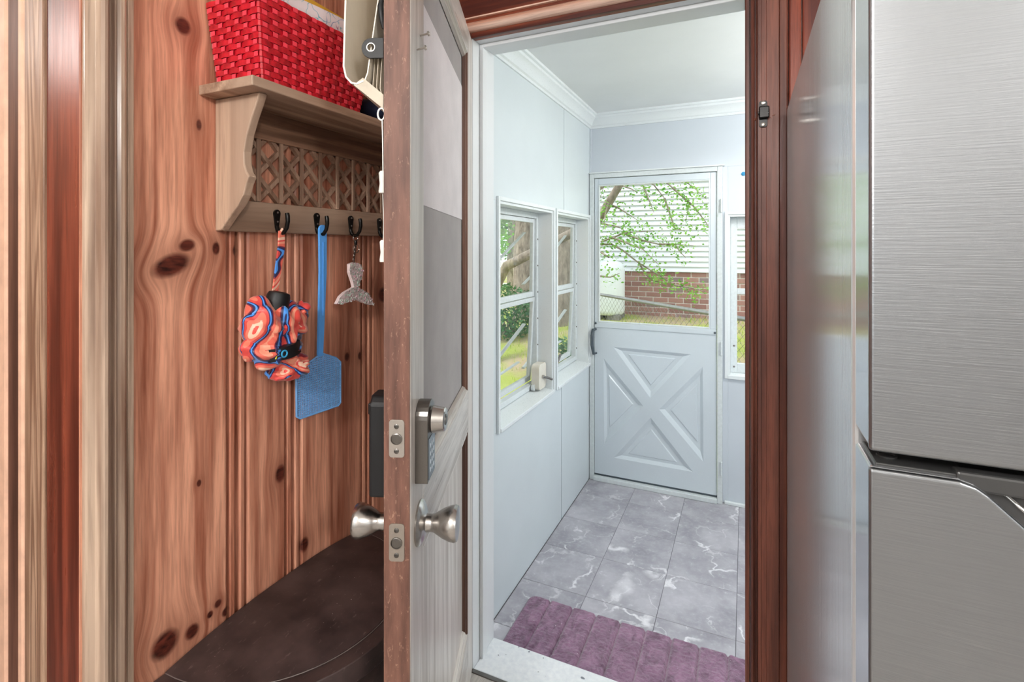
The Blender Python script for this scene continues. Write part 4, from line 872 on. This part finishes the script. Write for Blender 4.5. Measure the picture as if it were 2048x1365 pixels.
for side in range(4):
    cnt = ns[0] if side % 2 == 0 else ns[1]
    for i in range(cnt):
        pts = []
        for r_ in range(NZ+1):
            for q in ((r_ + .5),) if r_ < NZ else ():
                t = q/NZ; off = -.0024*math.cos(math.pi*(g+i+.5+.0+r_))*0
                sgn = math.cos(math.pi*(g+i+(.5)+r_)); pts.append((q, r_))
        m = MB(); vs = []
        for (q, r_) in pts:
            t = q/NZ; par = 1 if (g+i+r_) % 2 else -1.6
            A = bpoint(side, (i+.5-.23)/cnt, t, .0019*par); B = bpoint(side, (i+.5+.23)/cnt, t, .0019*par)
            for dz in (-.40, .40): vs += [Vector((A.x, A.y, BZ0+q*rowh+dz*rowh)), Vector((B.x, B.y, BZ0+q*rowh+dz*rowh))]
        fc = [(2*k_, 2*k_+1, 2*k_+3, 2*k_+2) for k_ in range(len(vs)//2-1)]
        m.add(vs, fc); o = m.build('stake', M['red_light'], bk, normals=False)
        so = o.modifiers.new('thick', 'SOLIDIFY'); so.thickness = .0006
    g += cnt
x0, x1, y0, y1 = ring(0); box('base', (x0+.004, x1-.004, y0+.004, y1-.004, BZ0, BZ0+.004), M['red_dark'], bk)
m = MB(); a_, b_ = ring(.03), ring(.99); e = .0035
va = [(a_[0]+e, a_[2]+e, BZ0), (a_[1]-e, a_[2]+e, BZ0), (a_[1]-e, a_[3]-e, BZ0), (a_[0]+e, a_[3]-e, BZ0)]; vb = [(b_[0]+e, b_[2]+e, BZ1-.002), (b_[1]-e, b_[2]+e, BZ1-.002), (b_[1]-e, b_[3]-e, BZ1-.002), (b_[0]+e, b_[3]-e, BZ1-.002)]
m.add(va+vb, [(i, (i+1) % 4, (i+1) % 4+4, i+4) for i in range(4)]).build('lining', M['red_dark'], bk)
# papers in the basket
def sheet_paper(name, mat, label, pts, n=16, wob=.004, th=.0012):
    m = MB(); a, b, c_, d_ = [Vector(p) for p in pts]
    def fn(u, v): p = a.lerp(b, u).lerp(d_.lerp(c_, u), v); p.x += wob*math.sin(7*u+3*v)*(.3+v); return p
    m.grid(n, 8, fn); o = m.build(name, mat, None, smooth=180, normals=False); so = o.modifiers.new('thick', 'SOLIDIFY'); so.thickness = th
    return tag(o, label, 'paper')
sheet_paper('paper_sheet', M['paper'], 'white paper with coloured crayon doodles standing in the red basket', ((-.83, .69, BZ0+.02), (-.83, .94, BZ0+.02), (-.812, .965, 1.868), (-.818, .675, 1.868)))
sheet_paper('paper_sheet', M['paper'], 'white doodled paper farther back in the red basket, behind the front sheet', ((-.86, .70, BZ0+.02), (-.86, .94, BZ0+.02), (-.85, .955, 1.89), (-.85, .69, 1.885)))
sheet_paper('card_sheet', M['yellow'], 'yellow card standing behind the papers in the red basket', ((-.885, .68, BZ0+.02), (-.885, .93, BZ0+.02), (-.880, .955, 1.915), (-.880, .68, 1.915)), wob=.001, th=.002)
nv = MB().ellipsoid((-.872, 1.03, SZ1+.033), (.055, .055, .032), 24, 12, lambda d, p, t: 1+.12*mnoise.noise(d*2.3)).build('folded_cloth', M['navy'], None, smooth=180)
tag(nv, 'dark navy cloth bundle on the shelf past the red basket', 'cloth')

# ================================================================== black half-round bin
bn = thing('trash_bin', 'black half-round step bin with scuffed lid against the pine wall', 'trash bin', (XL, .822, 0))
def dpts(a, d, sc=1.0, off=.004, n=28):
    return [(XL+off+d*math.sin(math.pi*i/n)**.92, .822-a*math.cos(math.pi*i/n)) for i in range(n+1)]
def dlid(name, a, d, z0, z1, mat, bev, off=.004): return MB().prism(dpts(a, d, off=off), 'z', z0, z1).build(name, mat, bn, bevel=bev, seg=3, smooth=40)
dlid('body', .262, .285, .025, .555, M['bin'], .004); dlid('foot_ring', .268, .290, 0, .025, M['black_plastic'], .003)
dlid('lid_rim', .284, .306, .556, .598, M['bin'], .008)
m = MB(); n, kk = 40, 9; rings = []
for j in range(kk+1):
    f = 1-j/kk; P = [(XL+.006+.270*f*math.sin(math.pi*i/n)**.92, .822-.252*(f*.9+.1 if j < kk else .1)*math.cos(math.pi*i/n)) for i in range(n+1)]
    z = .598+.002+.020*(1-f**2.2); rings.append([Vector((p[0], p[1], z)) for p in P])
vs = [Vector((p.x, p.y, .596)) for p in rings[0]]+[v for r_ in rings for v in r_]
fc = [(j*(n+1)+i, j*(n+1)+i+1, (j+1)*(n+1)+i+1, (j+1)*(n+1)+i) for j in range(kk+1) for i in range(n)]
m.add(vs, fc).build('lid', M['bin'], bn, smooth=50)
MB().tube([(XL+.008+.2705*math.sin(math.pi*i/n)**.92, .822-.2525*math.cos(math.pi*i/n), .5995) for i in range(n+1)], .0008, 6).build('lid_seam', M['bin_rim'], bn)
box('pedal', (-.655, -.575, .78, .86, .02, .035), M['black_plastic'], bn, .004)

# ================================================================== purple mat on the porch floor
mx0, mx1, my0, my1 = -.872, .05, 1.600, 2.106; gro = [-.775+.1022*i for i in range(9)]
m = MB()
def rug(u, v):
    x = mx0+(mx1-mx0)*u; y = my0+(my1-my0)*v; r = .045
    cx = min(max(x, mx0+r), mx1-r); cy = min(max(y, my0+r), my1-r); d = math.hypot(x-cx, y-cy)
    if d > r: x, y = cx+(x-cx)*r/d, cy+(y-cy)*r/d; d = r
    ed = min(x-mx0, mx1-x, y-my0, my1-y); ed = min(ed, r-d) if (abs(x-cx) > 1e-6 and abs(y-cy) > 1e-6) else ed
    h = .019*min(1, (max(ed, 0)/.010))**.5
    for g_ in gro: h -= .011*math.exp(-((x-g_)/.0055)**2)
    h += .0018*mnoise.noise(Vector((x*22, y*30, 0)))+.0016*mnoise.noise(Vector((x*70, y*90, 3)))+.0010*mnoise.noise(Vector((x*160, y*160, 5)))
    return (x, y, ZP+max(h, .0015))
m.grid(300, 150, rug); o = m.build('bath_mat', M['rug'], None, smooth=180, normals=False)
tag(o, 'purple plush channelled mat on the grey porch tiles', 'mat')

# ================================================================== outdoors
def gz(x, y):
    t = min(1, max(0, (y-4.2)/3.2)); t = t*t*(3-2*t); s_ = min(1, max(0, (-2.2-x)/3))
    return -.28+.63*t*(1-.55*s_)+.02*mnoise.noise(Vector((x*.8, y*.8, 0)))
m = MB(); m.grid(90, 80, lambda u, v: (lambda x, y: (x, y, gz(x, y)))(-22+34*u, -6+36*v))
for i, p in enumerate(m.v):      # keep the lawn below the house slab
    if -3.2 < p.x < 2.9 and p.y < 3.6: p.z = -.34
gd = m.build('ground', M['ground'], None, smooth=180, normals=False); tag(gd, 'lawn and bare earth outside the porch', 'ground', kind='structure')
random.seed(21); m = MB()
for k in range(16000):
    x, y = random.uniform(-7.5, .6), random.uniform(4.0, 9.0)
    if mnoise.noise(Vector((x*.9, y*.9, 4))) > .18 and random.random() < .85: continue
    if y > 7.62 and x > -2.6: continue
    z = gz(x, y); a = random.uniform(0, 6.28); h = random.uniform(.03, .085); w = .004; c, s_ = math.cos(a), math.sin(a)
    m.add([(x-c*w, y-s_*w, z-.01), (x+c*w, y+s_*w, z-.01), (x+random.uniform(-.03, .03), y+random.uniform(-.03, .03), z+h)], [(0, 1, 2)])
gr = m.build('grass', M['grass'], None, normals=False); tag(gr, 'sunlit yellow-green grass on the lawn outside', 'grass', kind='stuff')
# ---- neighbouring house: brick base and white lap siding
HYW = 7.77; HB0, HB1 = .33, 1.017; HX0, HX1 = -2.42, 1.4
nh = thing('neighbor_house', 'neighbouring house with white lap siding over a brick base', 'house', ((HX0+HX1)/2, HYW, HB0))
box('mortar_wall', (HX0, HX1, HYW+.012, HYW+.30, HB0-.15, HB1), M['brickmortar'], nh)
box('end_wall', (HX0+.02, HX1, HYW+.30, HYW+4.5, HB0-.3, 4.2), M['siding'], nh)
bl, bh = .200, .0625; cl, ch = .2145, .0763; proto = None; r_ = 0; z = HB1-ch+.005
while z > HB0-.10:
    x = HX0+.002-(cl/2 if r_ % 2 else 0)
    while x < HX1-.01:
        a, b = max(x, HX0), min(x+bl, HX1)
        if b-a > .05:
            if abs(b-a-bl) < 1e-4 and proto is not None: share(proto, nh, Vector((a+bl/2, HYW+.010+random.uniform(-.002, .002), z+bh/2))-nh.location)
            else:
                o = MB().box(-(b-a)/2, (b-a)/2, -.008, .03, -bh/2, bh/2).build('brick', M['brick'], nh, local=True, bevel=.003, seg=1); o.location = Vector(((a+b)/2, HYW+.010, z+bh/2))-nh.location
                if abs(b-a-bl) < 1e-4: proto = o
        x += cl
    r_ += 1; z -= ch
lap = .0765; z = HB1; proto = None
while z < 4.2:
    if proto is None:
        proto = MB().prism([(0, .002), (-.030, -.004), (-.032, .004), (-.004, lap+.002), (0, lap+.002)], 'x', HX0-nh.location.x, HX1-nh.location.x).build('siding_board', M['siding'], nh, local=True); proto.location = (0, HYW+.008-nh.location.y, z-nh.location.z)
    else: share(proto, nh, (0, HYW+.008-nh.location.y, z-nh.location.z))
    z += lap
box('siding_backing', (HX0, HX1, HYW+.009, HYW+.30, HB1, 4.2), M['siding'], nh); box('eave', (HX0-.3, HX1+.2, HYW-.35, HYW+4.7, 4.2, 4.32), M['siding'], nh)
# ---- white tank on blocks
tq = PY(1214, 575, 7.35); tr = .255
tk = thing('tank', 'white domed tank standing by the neighbouring brick wall', 'tank', (tq.x, 7.35, gz(tq.x, 7.35)))
zb, zt2 = PY(1220, 628, 7.35).z, PY(1220, 520, 7.35).z
MB().lathe([(tr*.86, zb), (tr*.97, zb+.02), (tr, zb+.07), (tr, zt2-.14), (tr*.93, zt2-.08), (tr*.74, zt2-.03), (tr*.4, zt2-.005), (.01, zt2)], (tq.x, 7.35, 0), (0, 0, 1), 36).build('shell', M['tank'], tk, smooth=50)
for dx in (-.13, .13): box('block', (tq.x+dx-.09, tq.x+dx+.09, 7.16, 7.54, gz(tq.x, 7.35)-.05, zb+.005), M['block'], tk, .006)
# ---- chain link fence
FA, FB = Vector((-.284, 4.71, .80)), Vector((-1.62, 6.08, .80)); fd = (FB-FA); FL0, FL1 = -.7, 1.2
fe = thing('chain_link_fence', 'chain-link fence with a galvanised top rail outside the storm door', 'fence', (FA+fd*.5).to_tuple()[:2]+(-.2,))
P = lambda t, z: Vector((FA.x+fd.x*t, FA.y+fd.y*t, z))
MB().tube([P(FL0, .80), P(FL1, .80)], .019, 10).build('top_rail', M['galv'], fe, smooth=60)
for t in (FL0, -.02, FL1): MB().tube([P(t, gz(P(t, 0).x, P(t, 0).y)-.05), P(t, .83)], .024, 10).build('post', M['galv'], fe, smooth=60)
m = MB(); L = fd.length; zb_, zt_2 = .0, .79; Hh = zt_2-zb_; pit = .075; s_ = FL0*L
while s_ < FL1*L:
    m.tube([P(s_/L, zb_), P((s_+Hh)/L, zt_2)], .0016, 3); m.tube([P((s_+Hh)/L, zb_), P(s_/L, zt_2)], .0016, 3); s_ += pit
m.build('wire_mesh', M['galv'], fe, kind='stuff', normals=False)
# ---- trees and shrubs
def leaves(m, c, rad, n, size, shell=.4):
    for _ in range(n):
        while True:
            d = Vector((random.uniform(-1, 1), random.uniform(-1, 1), random.uniform(-1, 1)))
            if .05 < d.length < 1: break
        d = d.normalized()*(shell+(1-shell)*d.length); p = Vector(c)+Vector((d.x*rad[0], d.y*rad[1], d.z*rad[2])); leaf(m, p, size)
def leaf(m, p, size, dirv=None):
    a = Vector((random.gauss(0, 1), random.gauss(0, 1), random.gauss(0, .6))) if dirv is None else dirv; a.normalize(); b = a.orthogonal(); b.rotate(Matrix.Rotation(random.uniform(0, 6.28), 3, a)); b.normalize(); s_ = size*random.uniform(.7, 1.3)
    m.add([p, p+a*s_*.5+b*s_*.28, p+a*s_, p+a*s_*.5-b*s_*.28], [(0, 1, 2, 3)])
random.seed(5)
tx, ty = -2.05, 5.55
tr_ = thing('tree', 'small-leaved tree whose branches hang in front of the neighbouring siding', 'tree', (tx-.9, ty, gz(tx-.9, ty)))
def br(pts, y0, y1): return [PY(1160+x/3.79, 320+yv/3.79, y0+(y1-y0)*i/(len(pts)-1)) for i, (x, yv) in enumerate(pts)]
tp_ = br([(140, 455), (215, 330), (300, 190), (345, 60)], 5.5, 5.35)
base = Vector((tx-.9, ty, gz(tx-.9, ty)-.1))
MB().tube([base, base+Vector((.03, 0, .8)), Vector((tx-.55, 5.53, 1.15)), tp_[0], tp_[1], tp_[2], tp_[3], tp_[3]+Vector((.15, 0, .6))], [.085, .075, .06, .05, .045, .04, .032, .012], 10).build('trunk', M['bark'], tr_, smooth=60)
twigs = [[(160, 620), (250, 590), (330, 555), (450, 545), (560, 540)], [(215, 330), (300, 370), (380, 420), (440, 460)], [(345, 60), (470, 130), (560, 190), (640, 290), (700, 480)], [(345, 60), (560, 90), (700, 210), (790, 290), (830, 330), (800, 470)],
         [(140, 640), (240, 640), (330, 690), (430, 770), (540, 840), (640, 900), (720, 950), (830, 1000), (870, 1030)], [(250, 590), (380, 640), (480, 680), (600, 800)], [(345, 60), (640, 60), (850, 200), (960, 300)], [(330, 555), (470, 610), (600, 640), (720, 640), (860, 650)], [(600, 640), (720, 640), (760, 700), (800, 740)],
         [(300, 190), (390, 220), (440, 250)], [(215, 330), (190, 420), (180, 520)], [(700, 210), (860, 350), (960, 480), (990, 540)], [(640, 290), (720, 520), (790, 540)], [(160, 700), (220, 740), (180, 720)], [(440, 770), (500, 870), (560, 920), (630, 930)], [(140, 480), (260, 500), (320, 520), (350, 560)], [(720, 950), (850, 970), (950, 1000)], [(345, 60), (300, 130), (180, 200), (150, 300)], [(480, 200), (520, 300), (560, 400)], [(140, 880), (230, 890), (300, 860)]]
lm = MB(); lm2 = MB()
for k, tw in enumerate(twigs):
    yd = 5.35+.25*math.sin(k*2.3); pts = br(tw, yd, yd-.12); MB().tube(pts, [.012*(1-.8*i/(len(pts)-1)) for i in range(len(pts))], 5).build('branch', M['bark'], tr_)
    L_ = sum((pts[i+1]-pts[i]).length for i in range(len(pts)-1)); nn = int(L_*210)
    for _ in range(nn):
        i = random.randrange(len(pts)-1); p = pts[i].lerp(pts[i+1], random.random())+Vector((random.gauss(0, .05), random.gauss(0, .06), random.gauss(0, .05))); leaf(lm, p, .036)
lm.build('foliage', M['leaf'], tr_, kind='stuff', normals=False)
def tree(name, label, px, depth, r0, h, lean, crown, mat, n, size, cat='tree', grp=None):
    q = PY(px, 600, depth); x, y = q.x, depth; z = gz(x, y)
    t = thing(name, label, cat, (x, y, z), group=grp)
    MB().tube([Vector((x, y, z-.1)), Vector((x+lean*.25, y, z+h*.3)), Vector((x+lean*.6, y+.1, z+h*.6)), Vector((x+lean, y+.1, z+h))], [r0*1.2, r0, r0*.8, r0*.35], 12).build('trunk', M['bark'], t, smooth=60)
    for a in range(4):
        d = Vector((math.cos(a*1.7), math.sin(a*1.7)*.6, .7)); s = Vector((x+lean*.6, y+.1, z+h*(.5+.1*a))); MB().tube([s, s+d*h*.18, s+d*h*.34+Vector((0, 0, .1))], [r0*.4, r0*.25, r0*.08], 6).build('branch', M['bark'], t, smooth=60)
    m = MB()
    for c, rad, k in crown: leaves(m, (x+c[0], y+c[1], z+c[2]), rad, int(n*k), size)
    m.build('foliage', mat, t, kind='stuff', normals=False); return t
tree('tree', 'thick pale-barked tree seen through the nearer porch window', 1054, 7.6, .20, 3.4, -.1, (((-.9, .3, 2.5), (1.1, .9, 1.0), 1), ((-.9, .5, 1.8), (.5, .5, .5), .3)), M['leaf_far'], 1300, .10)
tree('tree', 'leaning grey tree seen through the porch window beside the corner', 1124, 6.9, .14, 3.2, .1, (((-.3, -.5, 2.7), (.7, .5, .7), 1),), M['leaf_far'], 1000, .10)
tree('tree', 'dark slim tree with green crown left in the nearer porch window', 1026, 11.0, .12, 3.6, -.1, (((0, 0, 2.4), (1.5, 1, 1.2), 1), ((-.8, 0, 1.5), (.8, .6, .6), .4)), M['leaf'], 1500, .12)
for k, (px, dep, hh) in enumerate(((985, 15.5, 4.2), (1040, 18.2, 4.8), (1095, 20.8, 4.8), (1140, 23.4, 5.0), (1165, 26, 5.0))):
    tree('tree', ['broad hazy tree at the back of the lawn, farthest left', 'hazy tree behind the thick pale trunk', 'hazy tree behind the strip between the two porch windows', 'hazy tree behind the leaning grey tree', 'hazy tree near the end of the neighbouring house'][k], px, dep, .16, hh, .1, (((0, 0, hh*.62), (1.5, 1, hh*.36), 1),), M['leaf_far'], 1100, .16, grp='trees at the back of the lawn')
def shrub(label, px, dep, rad, mat, n, size):
    q = PY(px, 640, dep); z = gz(q.x, dep); t = thing('shrub', label, 'shrub', (q.x, dep, z), group='shrubs on the lawn'); m = MB()
    leaves(m, (q.x, dep, z+rad[2]*.85), rad, n, size, .2); m.build('foliage', mat, t, kind='stuff', normals=False)
    for a in range(5):
        d = Vector((math.cos(a*1.26)*.5*rad[0], math.sin(a*1.26)*.5*rad[1], rad[2])); MB().tube([Vector((q.x, dep, z-.05)), Vector((q.x, dep, z))+d*.6, Vector((q.x, dep, z))+d], [.018, .012, .005], 5).build('stem', M['bark'], t)
shrub('dense dark green shrub low in the nearer porch window', 1016, 6.4, (.42, .35, .40), M['leaf_dark'], 1500, .06)
shrub('grey-green shrub low in the porch window beside the corner', 1124, 5.3, (.28, .26, .26), M['leaf_dark'], 800, .06)
# white rail fence far across the lawn
rfn = thing('rail_fence', 'white rail fence far across the lawn', 'fence', (-6.2, 13, gz(-6.2, 13)))
for z in (.55, .85, 1.15): box('rail', (-9.5, -3.4, 13, 13.04, gz(-6, 13)+z-.3, gz(-6, 13)+z-.18), M['tank'], rfn, .004)
for i in range(5): box('post', (-9.3+1.4*i, -9.18+1.4*i, 12.95, 13.09, gz(-6, 13)-.1, gz(-6, 13)+1.05), M['tank'], rfn, .004)
